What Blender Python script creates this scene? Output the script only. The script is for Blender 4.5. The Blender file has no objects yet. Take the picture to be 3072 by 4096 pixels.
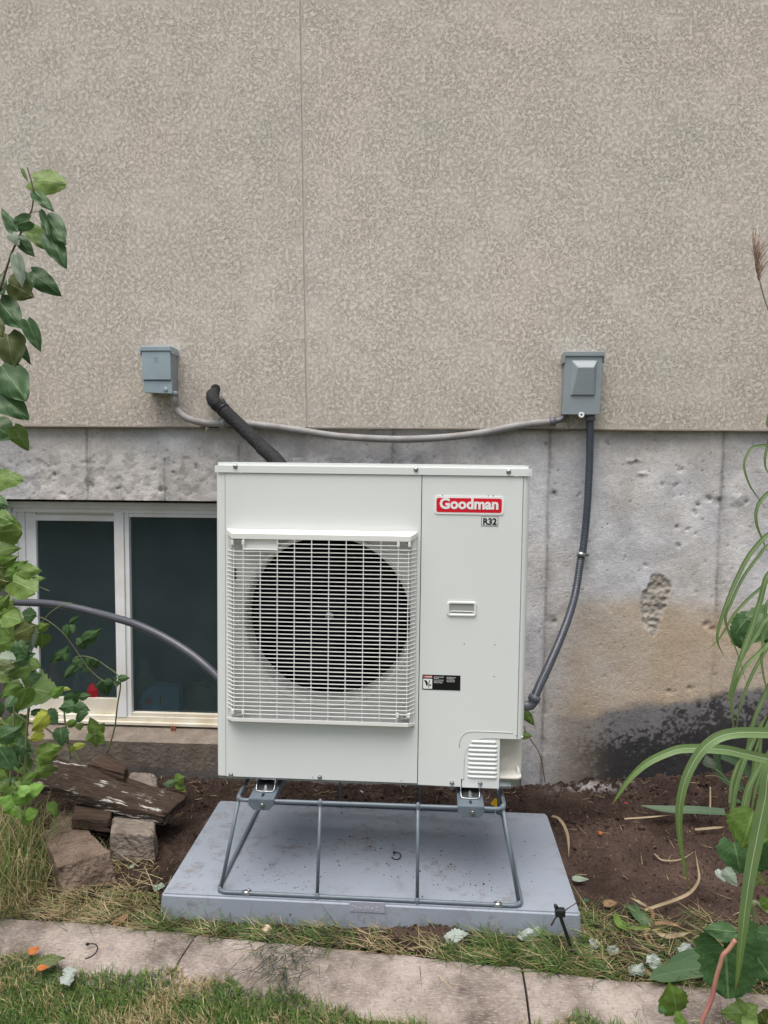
import bpy, bmesh, math, random
import numpy as np
from mathutils import Vector, Matrix
random.seed(7); rng = np.random.default_rng(7)
S = bpy.context.scene; C = S.collection
R_ = math.radians
# ------------------------------------------------------------------ camera
CAM = np.array([0.7758, -2.9808, 1.3536]); PITCH, YAW, ROLL, F = 0.0668, 0.0608, -0.0072, 2959.8
def rotm(p, y, r):
    cy, sy = math.cos(y), math.sin(y); Z = np.array([[cy,-sy,0],[sy,cy,0],[0,0,1]])
    cp, sp = math.cos(-p), math.sin(-p); X = np.array([[1,0,0],[0,cp,-sp],[0,sp,cp]])
    cr, sr = math.cos(r), math.sin(r); Y = np.array([[cr,0,sr],[0,1,0],[-sr,0,cr]])
    return Z @ X @ Y
MR = rotm(PITCH, YAW, ROLL)
cd = bpy.data.cameras.new('camera'); cam = bpy.data.objects.new('camera', cd); C.objects.link(cam)
cd.sensor_fit = 'HORIZONTAL'; cd.sensor_width = 36; cd.lens = F/3072*36; cd.clip_start = .02; cd.clip_end = 500
m4 = Matrix.Identity(4)
for i in range(3):
    m4[i][0] = MR[i,0]; m4[i][1] = MR[i,2]; m4[i][2] = -MR[i,1]; m4[i][3] = CAM[i]
cam.matrix_world = m4; S.camera = cam
def ray(px, py): return MR @ np.array([(px-1536)/F, 1, -(py-2048)/F])
def W(px, py, Y=0.0):
    d = ray(px, py); t = (Y-CAM[1])/d[1]; return Vector(CAM+d*t)      # point at depth plane Y
def G(px, py, Z=0.0):
    d = ray(px, py); t = (Z-CAM[2])/d[2]; return Vector(CAM+d*t)      # point at height Z
# ------------------------------------------------------------------ world, sun, exposure
w = bpy.data.worlds.new('World'); S.world = w; w.use_nodes = True
nt = w.node_tree; nt.nodes.clear()
sky = nt.nodes.new('ShaderNodeTexSky'); sky.sky_type = 'NISHITA'; sky.sun_disc = False
SUN_EL, SUN_ROT = 72, 205
sky.sun_elevation = R_(SUN_EL); sky.sun_rotation = R_(SUN_ROT); sky.air_density = 1.0; sky.dust_density = 6.0; sky.ozone_density = 1.0
hs = nt.nodes.new('ShaderNodeHueSaturation'); hs.inputs['Saturation'].default_value = 0.60
bg = nt.nodes.new('ShaderNodeBackground'); bg.inputs['Strength'].default_value = 0.085
wo = nt.nodes.new('ShaderNodeOutputWorld')
nt.links.new(sky.outputs[0], hs.inputs['Color']); nt.links.new(hs.outputs[0], bg.inputs[0]); nt.links.new(bg.outputs[0], wo.inputs[0])
sl = bpy.data.lights.new('sun', 'SUN'); sl.energy = 1.5; sl.angle = R_(55); sl.color = (1, .965, .92)
so = bpy.data.objects.new('sun', sl); C.objects.link(so)
a = R_(SUN_ROT); e = R_(SUN_EL)
sd = Vector((math.sin(a)*math.cos(e), math.cos(a)*math.cos(e), math.sin(e)))
so.rotation_euler = sd.to_track_quat('Z', 'Y').to_euler(); so.location = (0, -6, 6)
S.view_settings.view_transform = 'Standard'; S.view_settings.look = 'None'; S.view_settings.exposure = 0.90; S.view_settings.gamma = 1
S.view_settings.use_curve_mapping = False
# ------------------------------------------------------------------ materials
def srgb(r, g, b): 
    f = lambda c: (c/255/12.92) if c/255 <= .04045 else ((c/255+.055)/1.055)**2.4
    return (f(r), f(g), f(b))
class NT:
    def __init__(s, m): s.t = m.node_tree; s.m = m
    def n(s, ty, **k):
        x = s.t.nodes.new(ty)
        for a, b in k.items():
            if a.startswith('i_'):
                key = a[2:]
                x.inputs[int(key) if key.isdigit() else key].default_value = b
            else: setattr(x, a, b)
        return x
    def l(s, a, b): s.t.links.new(a, b)
    def noise(s, vec, scale, detail=3, rough=.55, dist=0):
        x = s.n('ShaderNodeTexNoise', i_Scale=scale, i_Detail=detail, i_Roughness=rough, i_Distortion=dist)
        s.l(vec, x.inputs['Vector']); return x.outputs['Fac']
    def ramp(s, v, lo, hi, a=0., b=1.):
        x = s.n('ShaderNodeMapRange'); x.clamp = True
        for k, q in zip(('From Min', 'From Max', 'To Min', 'To Max'), (lo, hi, a, b)): x.inputs[k].default_value = q
        s.l(v, x.inputs['Value']); return x.outputs[0]
    def math(s, op, a, b=None):
        x = s.n('ShaderNodeMath', operation=op)
        for i, q in enumerate((a, b)):
            if q is None: continue
            if isinstance(q, (int, float)): x.inputs[i].default_value = q
            else: s.l(q, x.inputs[i])
        return x.outputs[0]
    def mix(s, f, a, b, bt='MIX'):
        x = s.n('ShaderNodeMix', data_type='RGBA', blend_type=bt)
        for i, q in ((0, f), (6, a), (7, b)):
            if isinstance(q, (int, float)): x.inputs[i].default_value = q
            elif isinstance(q, tuple): x.inputs[i].default_value = (*q[:3], 1)
            else: s.l(q, x.inputs[i])
        return x.outputs[2]
    def bump(s, h, dist, strength=1., prev=None):
        x = s.n('ShaderNodeBump'); x.inputs['Distance'].default_value = dist; x.inputs['Strength'].default_value = strength
        s.l(h, x.inputs['Height'])
        if prev: s.l(prev, x.inputs['Normal'])
        return x.outputs[0]
def newmat(name):
    m = bpy.data.materials.new(name); m.use_nodes = True; t = NT(m)
    t.bs = m.node_tree.nodes['Principled BSDF']; t.tc = t.n('ShaderNodeTexCoord'); t.oc = t.tc.outputs['Object']
    return m, t
def fin(t, col=None, rough=None, nrm=None, metal=None, spec=None):
    b = t.bs
    for k, v in (('Base Color', col), ('Roughness', rough), ('Normal', nrm), ('Metallic', metal), ('Specular IOR Level', spec)):
        if v is None: continue
        if isinstance(v, tuple): b.inputs[k].default_value = (*v[:3], 1)
        elif isinstance(v, (int, float)): b.inputs[k].default_value = v
        else: t.l(v, b.inputs[k])
    return t.m
def M(name, col, col2=None, rough=.6, ns=20, nlo=.35, nhi=.65, bs=None, bd=.001, metal=0, spec=.4, detail=4):
    m, t = newmat(name)
    c = col
    if col2: c = t.mix(t.ramp(t.noise(t.oc, ns, detail), nlo, nhi), col, col2)
    nr = t.bump(t.noise(t.oc, bs, 4), bd) if bs else None
    return fin(t, c, rough, nr, metal, spec)
mat_stucco, t = newmat('stucco')
P = t.oc
fl = t.n('ShaderNodeTexNoise', i_Scale=2.6, i_Detail=1.5); t.l(P, fl.inputs['Vector'])
fv = t.n('ShaderNodeVectorMath', operation='MULTIPLY_ADD'); t.l(fl.outputs['Color'], fv.inputs[0]); fv.inputs[1].default_value = (.10, .10, .10); t.l(P, fv.inputs[2])
mp = t.n('ShaderNodeMapping'); mp.inputs['Scale'].default_value = (150, 150, 340); t.l(fv.outputs[0], mp.inputs['Vector'])
n1 = t.noise(mp.outputs[0], 1.25, 2.5, .6, .5)
mp2 = t.n('ShaderNodeMapping'); mp2.inputs['Scale'].default_value = (150, 150, 190); t.l(fv.outputs[0], mp2.inputs['Vector'])
n2 = t.noise(mp2.outputs[0], 1.7, 2, .6)
g1 = t.ramp(t.math('ABSOLUTE', t.math('SUBTRACT', n1, .45)), .0, .05, 1, 0)
g2 = t.ramp(n2, .64, .72)
msk = t.ramp(t.noise(P, 70, 2), .36, .50)
gr = t.math('MULTIPLY', t.math('MAXIMUM', t.math('MULTIPLY', g1, msk), g2), t.ramp(t.noise(P, 7, 4, .6), .34, .58, .5, 1.))
hb = t.math('SUBTRACT', t.math('MULTIPLY', t.noise(P, 150, 3), .35), gr)
big = t.noise(P, 1.6, 3); big2 = t.noise(P, 3.3, 4)
c0 = t.mix(t.ramp(big, .38, .66), (.70, .635, .565), (.675, .635, .57))
c0 = t.mix(t.ramp(big2, .60, .74, 0, .28), c0, (.52, .52, .43))
sx = t.n('ShaderNodeSeparateXYZ'); t.l(P, sx.inputs[0])
c0 = t.mix(t.math('MULTIPLY', t.ramp(sx.outputs[2], 1.95, 1.5), .45), c0, (.56, .50, .42))
c0 = t.mix(t.math('MULTIPLY', gr, .62), c0, (.21, .185, .155))  # groove shading put into the colour, along with some grime
fin(t, c0, .92, t.bump(hb, .0024, .9), spec=.2)
def attr_mat(name, rough=.9, bs=90, bd=.0015, mulscale=60, lo=.8, spec=.25, bs2=None):
    m, t = newmat(name); at = t.n('ShaderNodeAttribute', attribute_name='Col')
    v = t.ramp(t.noise(t.oc, mulscale, 5, .65), .3, .7, lo, 1.12)
    cc = t.n('ShaderNodeCombineColor'); [t.l(v, cc.inputs[i]) for i in range(3)]
    c = t.mix(1.0, at.outputs['Color'], cc.outputs[0], 'MULTIPLY')
    nr = t.bump(t.noise(t.oc, bs, 5, .65), bd)
    return fin(t, c, rough, nr, spec=spec)
mat_conc = attr_mat('board_formed_concrete', .9, 130, .0030, 70, .84)
mat_soil = attr_mat('damp_soil', .95, 170, .006, 110, .45, .12)
mat_kerb, t = newmat('brushed_kerb_concrete')
mpk = t.n('ShaderNodeMapping'); mpk.inputs['Scale'].default_value = (60, 330, 60); mpk.inputs['Rotation'].default_value = (0, 0, .07); t.l(t.oc, mpk.inputs['Vector'])
br = t.noise(mpk.outputs[0], 1, 4, .7)
kc = t.mix(t.ramp(t.noise(t.oc, 5, 5, .65), .35, .62), (.11, .085, .07), (.38, .325, .29))
kc = t.mix(t.ramp(br, .50, .72, 0, .45), kc, (.62, .58, .55)); kc = t.mix(t.ramp(t.noise(t.oc, 150, 3), .55, .7, 0, .6), kc, (.13, .10, .09))
fin(t, kc, .93, t.bump(t.math('ADD', br, t.noise(t.oc, 120, 4)), .003), spec=.2)
mat_white = M('white_powder_coat', (.73, .765, .75), (.745, .78, .765), .38, 3, bs=500, bd=.00008, spec=.45)
mat_grille = M('white_grille_plastic', (.78, .79, .765), None, .42)
mat_shroud = M('shadowed_white_shroud', (.56, .57, .56), (.52, .53, .52), .35, 6)  # white paint with the shade behind the grille put into its grey
mat_black = M('black_interior', (.004, .005, .006), None, .8, spec=.05)
mat_fan = M('dark_fan_plastic', (.007, .008, .013), (.004, .005, .007), .7, 4, spec=.08)
mat_fin = M('coil_fins', (.006, .006, .008), (.010, .010, .012), .8, 60, spec=.05)
mat_red = M('badge_red', (.68, .012, .03), None, .3)
mat_lwhite = M('label_white', (.86, .88, .88), None, .35)
mat_lblack = M('label_black', (.008, .008, .010), None, .35)
mat_steel = M('zinc_steel', (.62, .64, .64), (.42, .44, .45), .28, 90, metal=1)
mat_galv = M('galvanised_steel', (.42, .46, .47), (.30, .33, .35), .35, 60, metal=.9)
mat_stand = M('grey_stand_paint', (.13, .165, .195), (.11, .14, .165), .35, 30, bs=300, bd=.0003, spec=.5)
mat_elec = M('grey_enclosure_paint', (.31, .39, .43), (.26, .33, .37), .38, 9, spec=.5, nlo=.4, nhi=.7)
mat_elec2 = M('grey_disconnect_paint', (.265, .31, .33), (.245, .29, .31), .33, 8, spec=.5)
mat_cond = M('dusty_grey_conduit', (.26, .245, .235), (.34, .335, .33), .6, 14, bs=200, bd=.0005)
mat_dcond = M('dark_grey_conduit', (.045, .055, .075), (.06, .07, .09), .25, 20, spec=.7)
mat_dcond2 = M('slate_grey_conduit', (.125, .13, .155), (.15, .155, .18), .35, 20, spec=.5)
mat_pipe = M('slate_grey_pipe', (.065, .07, .088), (.085, .09, .11), .36, 6, spec=.5)
mat_foam = M('black_foam_insulation', (.012, .013, .015), (.022, .023, .026), .75, 60, bs=130, bd=.006)
mat_frame = M('white_window_vinyl', (.86, .88, .89), (.74, .73, .68), .45, 7, nlo=.45, nhi=.75)
mat_frame_dirty = M('stained_window_vinyl', (.66, .59, .46), (.80, .78, .70), .55, 9, nlo=.35, nhi=.7)
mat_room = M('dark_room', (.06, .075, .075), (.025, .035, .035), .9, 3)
mat_wood = None
def wood(name, c1, c2, white):
    m, t = newmat(name)
    mp = t.n('ShaderNodeMapping'); mp.inputs['Scale'].default_value = (6, 120, 120); t.l(t.oc, mp.inputs['Vector'])
    g = t.noise(mp.outputs[0], 1, 4, .7)
    c = t.mix(t.ramp(g, .35, .65), c1, c2)
    if white:
        mp2 = t.n('ShaderNodeMapping'); mp2.inputs['Scale'].default_value = (5, 40, 40); t.l(t.oc, mp2.inputs['Vector'])
        k = t.math('MULTIPLY', t.ramp(t.noise(mp2.outputs[0], 1, 5, .7), .56, .60), t.ramp(t.noise(t.oc, 9, 2), .47, .55))
        c = t.mix(k, c, (.62, .60, .56))
    return fin(t, c, .85, t.bump(g, .006), spec=.25)
mat_plank = wood('weathered_brown_plank', (.030, .020, .015), (.095, .066, .050), True)
mat_timber = wood('old_timber', (.040, .024, .017), (.11, .075, .055), False)
mat_stone = M('rough_tan_block', (.27, .205, .16), (.13, .09, .068), .93, 14, .35, .7, bs=60, bd=.022, spec=.2, detail=6)
mat_stone2 = M('rough_grey_block', (.33, .285, .245), (.19, .15, .12), .93, 20, .35, .7, bs=60, bd=.020, spec=.2, detail=6)
mat_rubber = M('black_plastic', (.012, .013, .016), None, .35)
mat_lawnbase = M('thatch', (.10, .085, .04), (.045, .055, .02), .95, 30, bs=80, bd=.01)
mat_pad, t = newmat('grey_blue_polymer_pad')
pc = t.mix(t.ramp(t.noise(t.oc, 4, 4), .35, .7), (.255, .29, .345), (.285, .32, .37))
sp1 = t.math('MULTIPLY', t.ramp(t.noise(t.oc, 75, 4, .7), .63, .68), t.ramp(t.noise(t.oc, 6, 3), .48, .60))
sp2 = t.math('MULTIPLY', t.ramp(t.noise(t.oc, 22, 6, .75), .50, .64, 0, .6), t.ramp(t.noise(t.oc, 4.1, 3), .46, .60))
pc = t.mix(sp2, pc, (.15, .12, .10)); pc = t.mix(sp1, pc, (.07, .05, .045))
fin(t, pc, .48, t.bump(t.noise(t.oc, 300, 3), .0006), spec=.45)
mat_emboss = M('pad_emboss', (.34, .35, .42), None, .45)
# glass pane: mostly clear, fresnel sky reflection, patchy teal diffuse mix
mat_glass, t = newmat('window_glass')
tr = t.n('ShaderNodeBsdfTransparent'); tr.inputs[0].default_value = (.80, .86, .88, 1)
gl = t.n('ShaderNodeBsdfGlossy'); gl.inputs['Roughness'].default_value = .12; gl.inputs['Color'].default_value = (.8, .9, .92, 1)
df = t.n('ShaderNodeBsdfDiffuse'); df.inputs['Color'].default_value = (.095, .14, .15, 1)
fr = t.n('ShaderNodeFresnel', i_IOR=1.3); mx = t.n('ShaderNodeMixShader'); mx2 = t.n('ShaderNodeMixShader')
t.l(t.ramp(t.noise(t.oc, 3, 4), .3, .7, .24, .42), mx2.inputs[0]); t.l(tr.outputs[0], mx2.inputs[1]); t.l(df.outputs[0], mx2.inputs[2])
t.l(fr.outputs[0], mx.inputs[0]); t.l(mx2.outputs[0], mx.inputs[1]); t.l(gl.outputs[0], mx.inputs[2])
t.t.links.new(mx.outputs[0], t.t.nodes['Material Output'].inputs[0])
def leafmat(name, c1, c2, vein, rough=.45, trans=.22, nveins=7, bands=None, straight=False):
    m, t = newmat(name); uv = t.n('ShaderNodeSeparateXYZ'); t.l(t.tc.outputs['UV'], uv.inputs[0])
    oi = t.n('ShaderNodeObjectInfo')
    u = t.math('ABSOLUTE', t.math('SUBTRACT', uv.outputs[0], .5)); v = uv.outputs[1]
    rnd = t.ramp(oi.outputs['Random'], 0, 1, 0, 1)
    c = t.mix(rnd, c1, c2)
    c = t.mix(t.ramp(t.noise(t.oc, 9, 4), .35, .7, 0, .45), c, tuple(x*.55 for x in c1))
    mid = t.ramp(u, .008, .035, 1, 0)
    if straight:
        c = t.mix(t.ramp(t.math('SINE', t.math('MULTIPLY', u, 140)), -.2, 1, 0, .25), c, vein)
        k = mid
    else:
        ph = t.math('SINE', t.math('MULTIPLY', t.math('SUBTRACT', v, t.math('MULTIPLY', u, .9)), nveins*6.283))
        k = t.math('MAXIMUM', mid, t.ramp(ph, .93, 1., 0, .45))
    c = t.mix(t.math('MULTIPLY', k, .75), c, vein)
    if bands:
        bd_ = t.ramp(t.noise(t.tc.outputs['UV'], 5.5, 2), .69, .73)
        c = t.mix(t.ramp(v, 1.3, 2.0, 0, .75), c, (.10, .17, .015)); c = t.mix(t.ramp(v, 1.86, 1.97), c, (.16, .10, .04))
        c = t.mix(bd_, c, bands)
    geo = t.n('ShaderNodeNewGeometry'); pale = t.mix(.45, c, (.30, .36, .28)); c = t.mix(geo.outputs['Backfacing'], c, pale)
    fin(t, c, rough, t.bump(k, .002, .5) if not straight else None, spec=.4)
    tl = t.n('ShaderNodeBsdfTranslucent'); t.l(c, tl.inputs[0]); ms = t.n('ShaderNodeMixShader'); ms.inputs[0].default_value = trans
    t.l(t.bs.outputs[0], ms.inputs[1]); t.l(tl.outputs[0], ms.inputs[2]); t.l(ms.outputs[0], t.t.nodes['Material Output'].inputs[0])
    return m
LM = dict(
 dark=leafmat('dark_green_leaf', (.05, .12, .04), (.065, .145, .045), (.2, .31, .14)),
 mid=leafmat('mid_green_leaf', (.10, .19, .03), (.16, .25, .05), (.24, .36, .13)),
 bright=leafmat('bright_green_leaf', (.20, .38, .07), (.17, .33, .06), (.26, .40, .14)),
 olive=leafmat('olive_leaf', (.10, .12, .03), (.085, .12, .03), (.2, .24, .09)),
 yellow=leafmat('yellow_green_leaf', (.38, .42, .06), (.26, .36, .06), (.45, .45, .14)),
 pale=leafmat('pale_leaf_underside', (.34, .42, .33), (.30, .38, .28), (.5, .55, .45)),
 white=leafmat('whitish_leaf_underside', (.42, .48, .44), (.36, .42, .38), (.55, .6, .54)),
 blade=leafmat('long_grass_blade', (.10, .19, .055), (.13, .23, .065), (.60, .68, .45), bands=(.55, .60, .12), straight=True),
 iris=leafmat('strap_leaf', (.06, .12, .06), (.07, .13, .055), (.12, .2, .1), straight=True),
 straw=leafmat('straw_leaf', (.42, .34, .20), (.36, .27, .17), (.5, .42, .28), straight=True),
 brown=leafmat('brown_dry_leaf', (.24, .14, .075), (.30, .19, .10), (.4, .28, .16)),
 orange=leafmat('orange_leaf', (.55, .16, .03), (.5, .15, .03), (.6, .3, .1)))
mat_stem = M('green_stem', (.16, .20, .09), (.22, .22, .11), .5, 30)
mat_stemb = M('brown_stem', (.07, .045, .03), (.12, .09, .06), .6, 40)
mat_stemr = M('pink_stem', (.36, .14, .13), (.40, .31, .14), .5, 9, .4, .6)
mat_plume = M('brown_plume', (.22, .15, .11), (.34, .25, .18), .8, 50)
def grassmat():
    m, t = newmat('grass'); at = t.n('ShaderNodeAttribute', attribute_name='Col')
    fin(t, at.outputs['Color'], .55, spec=.3)
    tl = t.n('ShaderNodeBsdfTranslucent'); t.l(at.outputs['Color'], tl.inputs[0]); ms = t.n('ShaderNodeMixShader'); ms.inputs[0].default_value = .25
    t.l(t.bs.outputs[0], ms.inputs[1]); t.l(tl.outputs[0], ms.inputs[2]); t.l(ms.outputs[0], t.t.nodes['Material Output'].inputs[0])
    return m
mat_grass = grassmat()
# ------------------------------------------------------------------ builders
def tag(o, label=None, cat=None, group=None, kind=None):
    if label: o['label'] = label
    if cat: o['category'] = cat
    if group: o['group'] = group
    if kind: o['kind'] = kind
    return o
def empty(name, loc=(0, 0, 0), label=None, cat=None, group=None, parent=None):
    o = bpy.data.objects.new(name, None); C.objects.link(o); o.location = loc; o.empty_display_size = .05
    if parent: o.parent = parent
    return tag(o, label, cat, group)
def link(name, me, mat=None, parent=None, smooth=False):
    if mat and not me.materials: me.materials.append(mat)
    if smooth: me.shade_smooth()
    o = bpy.data.objects.new(name, me); C.objects.link(o)
    if parent:
        o.parent = parent
        # vertices are given in world space: cancel the parent's location
        if not getattr(parent, '_loc', False): o.matrix_parent_inverse = parent_inv(parent)
    return o
def parent_inv(p):
    m = Matrix.Identity(4); q = p
    chain = []
    while q: chain.append(q); q = q.parent
    for q in reversed(chain): m = m @ q.matrix_parent_inverse @ q.matrix_basis
    return m.inverted()
def mesh(name, V, Fc, mat=None, parent=None, smooth=False, cols=None, uvs=None):
    me = bpy.data.meshes.new(name)
    me.from_pydata(V.tolist() if hasattr(V, 'tolist') else V, [], Fc.tolist() if hasattr(Fc, 'tolist') else Fc); 
    if cols is not None:
        ca = me.color_attributes.new('Col', 'FLOAT_COLOR', 'POINT'); c4 = np.ones((len(cols), 4), np.float32); c4[:, :3] = cols
        ca.data.foreach_set('color', c4.ravel())
    if uvs is not None:
        ul = me.uv_layers.new(name='UVMap'); li = np.zeros(len(me.loops), np.int32); me.loops.foreach_get('vertex_index', li)
        ul.data.foreach_set('uv', np.asarray(uvs, np.float32)[li].ravel())
    me.update()
    return link(name, me, mat, parent, smooth)
def bmobj(name, bm, mat, parent=None, smooth=False):
    me = bpy.data.meshes.new(name); bm.to_mesh(me); bm.free(); return link(name, me, mat, parent, smooth)
def bx(bm, x0, x1, y0, y1, z0, z1):
    v = [bm.verts.new(p) for p in ((x0,y0,z0),(x1,y0,z0),(x1,y1,z0),(x0,y1,z0),(x0,y0,z1),(x1,y0,z1),(x1,y1,z1),(x0,y1,z1))]
    for f in ((0,3,2,1),(4,5,6,7),(0,1,5,4),(1,2,6,5),(2,3,7,6),(3,0,4,7)): bm.faces.new([v[i] for i in f])
def bev(bm, w, seg=2): bmesh.ops.bevel(bm, geom=bm.edges[:], offset=w, segments=seg, affect='EDGES', profile=.5, clamp_overlap=True)
def box(name, x0, x1, y0, y1, z0, z1, mat, parent=None, b=.002, seg=2):
    bm = bmesh.new(); bx(bm, x0, x1, y0, y1, z0, z1)
    if b: bev(bm, b, seg)
    return bmobj(name, bm, mat, parent)
def smoothpath(pts, n=8):
    P = [np.array(p, float) for p in pts]; P = [2*P[0]-P[1]]+P+[2*P[-1]-P[-2]]; out = []
    for i in range(1, len(P)-2):
        for k in range(n):
            t = k/n; a, b, c, d = P[i-1:i+3]
            out.append(.5*((2*b)+(-a+c)*t+(2*a-5*b+4*c-d)*t*t+(-a+3*b-3*c+d)*t**3))
    out.append(P[-2]); return np.array(out)
def tube(name, pts, r, mat, parent=None, seg=10, n=8, rib=None, cap=True, sm=True, jit=0):
    P = smoothpath(pts, n) if n > 1 else np.array(pts, float)
    if rib:   # resample densely for corrugation
        L = np.r_[0, np.cumsum(np.linalg.norm(np.diff(P, axis=0), axis=1))]; s = np.arange(0, L[-1], rib[0]/4)
        P = np.stack([np.interp(s, L, P[:, k]) for k in range(3)], 1)
    T = np.gradient(P, axis=0); T /= np.linalg.norm(T, axis=1)[:, None]
    N = np.zeros_like(P); u = np.cross(T[0], [0, 0, 1.]); 
    if np.linalg.norm(u) < .1: u = np.cross(T[0], [1., 0, 0])
    N[0] = u/np.linalg.norm(u)
    for i in range(1, len(P)):
        u = N[i-1]-T[i]*np.dot(N[i-1], T[i]); N[i] = u/np.linalg.norm(u)
    B = np.cross(T, N); rr = np.full(len(P), r) if np.isscalar(r) else np.interp(np.linspace(0, 1, len(P)), np.linspace(0, 1, len(r)), r)
    if rib: rr = rr+rib[1]*np.where(np.arange(len(P)) % 4 < 2, .5, -.5)
    if jit: rr = rr*(1+jit*np.sin(np.arange(len(P))*2.3)*.5+jit*rng.normal(size=len(P))*.4)
    a = np.linspace(0, 2*np.pi, seg, endpoint=False)
    V = (P[:, None]+rr[:, None, None]*(np.cos(a)[None, :, None]*N[:, None]+np.sin(a)[None, :, None]*B[:, None])).reshape(-1, 3)
    m = len(P); i = np.arange(m-1)[:, None]*seg; j = np.arange(seg)[None]; j2 = (j+1) % seg
    Fq = np.stack([i+j, i+j2, i+seg+j2, i+seg+j], -1).reshape(-1, 4).tolist()
    if cap: Fq += [list(range(seg))[::-1], list(range((m-1)*seg, m*seg))]
    return mesh(name, V, Fq, mat, parent, sm)
def lathe(bm, prof, c, ax='y', seg=48, close=False):
    rings = []
    for r, h in prof:
        ring = []
        for k in range(seg):
            a = 2*math.pi*k/seg
            p = {'y': (c[0]+r*math.cos(a), c[1]+h, c[2]+r*math.sin(a)), 'z': (c[0]+r*math.cos(a), c[1]+r*math.sin(a), c[2]+h), 'x': (c[0]+h, c[1]+r*math.cos(a), c[2]+r*math.sin(a))}[ax]
            ring.append(bm.verts.new(p))
        rings.append(ring)
    for a, b in zip(rings, rings[1:]):
        for k in range(seg): bm.faces.new([a[k], a[(k+1) % seg], b[(k+1) % seg], b[k]])
    if close:
        bm.faces.new(rings[0]); bm.faces.new(rings[-1][::-1])
def lath(name, prof, c, mat, parent=None, ax='y', seg=32, close=True):
    bm = bmesh.new(); lathe(bm, prof, c, ax, seg, close); bmesh.ops.recalc_face_normals(bm, faces=bm.faces[:]); return bmobj(name, bm, mat, parent, False)
def poly(name, pts, y0, y1, mat, parent=None, b=0):   # prism from an outline in x,z between y0 and y1
    bm = bmesh.new(); f = bm.faces.new([bm.verts.new((x, y0, z)) for x, z in pts])
    r = bmesh.ops.extrude_face_region(bm, geom=[f]); bmesh.ops.translate(bm, verts=[v for v in r['geom'] if isinstance(v, bmesh.types.BMVert)], vec=(0, y1-y0, 0))
    bmesh.ops.recalc_face_normals(bm, faces=bm.faces[:])
    if b: bev(bm, b, 2)
    return bmobj(name, bm, mat, parent)
def rrect(x0, x1, z0, z1, r, n=6):
    P = []
    for cx, cz, a0 in ((x1-r, z1-r, 0), (x0+r, z1-r, 90), (x0+r, z0+r, 180), (x1-r, z0+r, 270)):
        for k in range(n+1): a = R_(a0+90*k/n); P.append((cx+r*math.cos(a), cz+r*math.sin(a)))
    return P
def text(name, s, x, y, z, size, mat, parent, depth=.0004, off=0, align='LEFT', sx=1., italic=0):
    cu = bpy.data.curves.new(name, 'FONT'); cu.body = s; cu.size = size; cu.extrude = depth; cu.offset = off; cu.align_x = align; cu.resolution_u = 3; cu.shear = italic
    to = bpy.data.objects.new('tmp', cu); C.objects.link(to); bpy.context.view_layer.update()
    me = bpy.data.meshes.new_from_object(to.evaluated_get(bpy.context.evaluated_depsgraph_get())); bpy.data.objects.remove(to)
    me.transform(Matrix.Translation((x, y, z)) @ Matrix.Rotation(R_(90), 4, 'X') @ Matrix.Diagonal((sx, 1, 1, 1)))
    me.materials.clear(); return link(name, me, mat, parent)
def thick(bm, d):     # give an open sheet a thickness d towards +y/inside
    fs = bm.faces[:]; r = bmesh.ops.extrude_face_region(bm, geom=fs); vs = [v for v in r['geom'] if isinstance(v, bmesh.types.BMVert)]
    for v in vs: v.co += Vector(d)
    bmesh.ops.delete(bm, geom=[f for f in fs if f.is_valid], context='FACES_KEEP_BOUNDARY') if False else None
    bmesh.ops.recalc_face_normals(bm, faces=bm.faces[:])
# numpy noise
def vnoise(x, y, seed):
    xi = np.floor(x).astype(np.int64); yi = np.floor(y).astype(np.int64); fx = x-xi; fy = y-yi
    fx = fx*fx*(3-2*fx); fy = fy*fy*(3-2*fy)
    def h(a, b):
        n = (a*374761393+b*668265263+seed*144665) & 0xffffffff; n = ((n ^ (n >> 13))*1274126177) & 0xffffffff; return ((n ^ (n >> 16)) & 0xffff)/65535.
    return (h(xi, yi)*(1-fx)+h(xi+1, yi)*fx)*(1-fy)+(h(xi, yi+1)*(1-fx)+h(xi+1, yi+1)*fx)*fy
def fbm(x, y, s, seed, o=4, g=.5):
    r = 0; a = 1; t = 0
    for k in range(o): r = r+a*vnoise(x*s*2**k, y*s*2**k, seed+k*17); t += a; a *= g
    return r/t
sst = lambda v, a, b: (lambda t: t*t*(3-2*t))(np.clip((v-a)/(b-a), 0, 1))
def grid(xs, ys):
    X, Y = np.meshgrid(xs, ys); nx, ny = len(xs), len(ys)
    i = np.arange(ny-1)[:, None]*nx+np.arange(nx-1)[None]; Fq = np.stack([i, i+1, i+nx+1, i+nx], -1).reshape(-1, 4)
    return X.ravel(), Y.ravel(), Fq
# ================================================================== GROUND
def soil_h(x, y):
    b = .004+.05*sst(x, 1.0, 1.5)*sst(y, -.42, -.02)+.013*sst(y, -.3, 0)
    b = b+.045*sst(x, 1.4, 2.0)*sst(y, -.3, 0)
    b = b-.02*np.exp(-((x-1.75)/.28)**2-((y+.62)/.2)**2)
    b = b+.032*np.exp(-((x-.80)/.11)**2-((y+.955)/.035)**2)+.018*np.exp(-((x-1.12)/.05)**2-((y+.97)/.03)**2)
    return b
xs = np.r_[-4, -2.5, np.arange(-1.25, 2.45, .0055), 3, 4.5]; ys = np.r_[np.arange(-1.02, .0, .0055), .02]
X, Y, Fq = grid(xs, ys)
rough = .45+.55*np.maximum(sst(Y, -.36, -.15), sst(X, .2, -.1))*1.0
rough = rough*(1-.4*np.exp(-((X-1.75)/.35)**2-((Y+.6)/.22)**2))
cl = 1-np.abs(2*fbm(X, Y, 26, 5, 3)-1)*1.6
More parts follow.
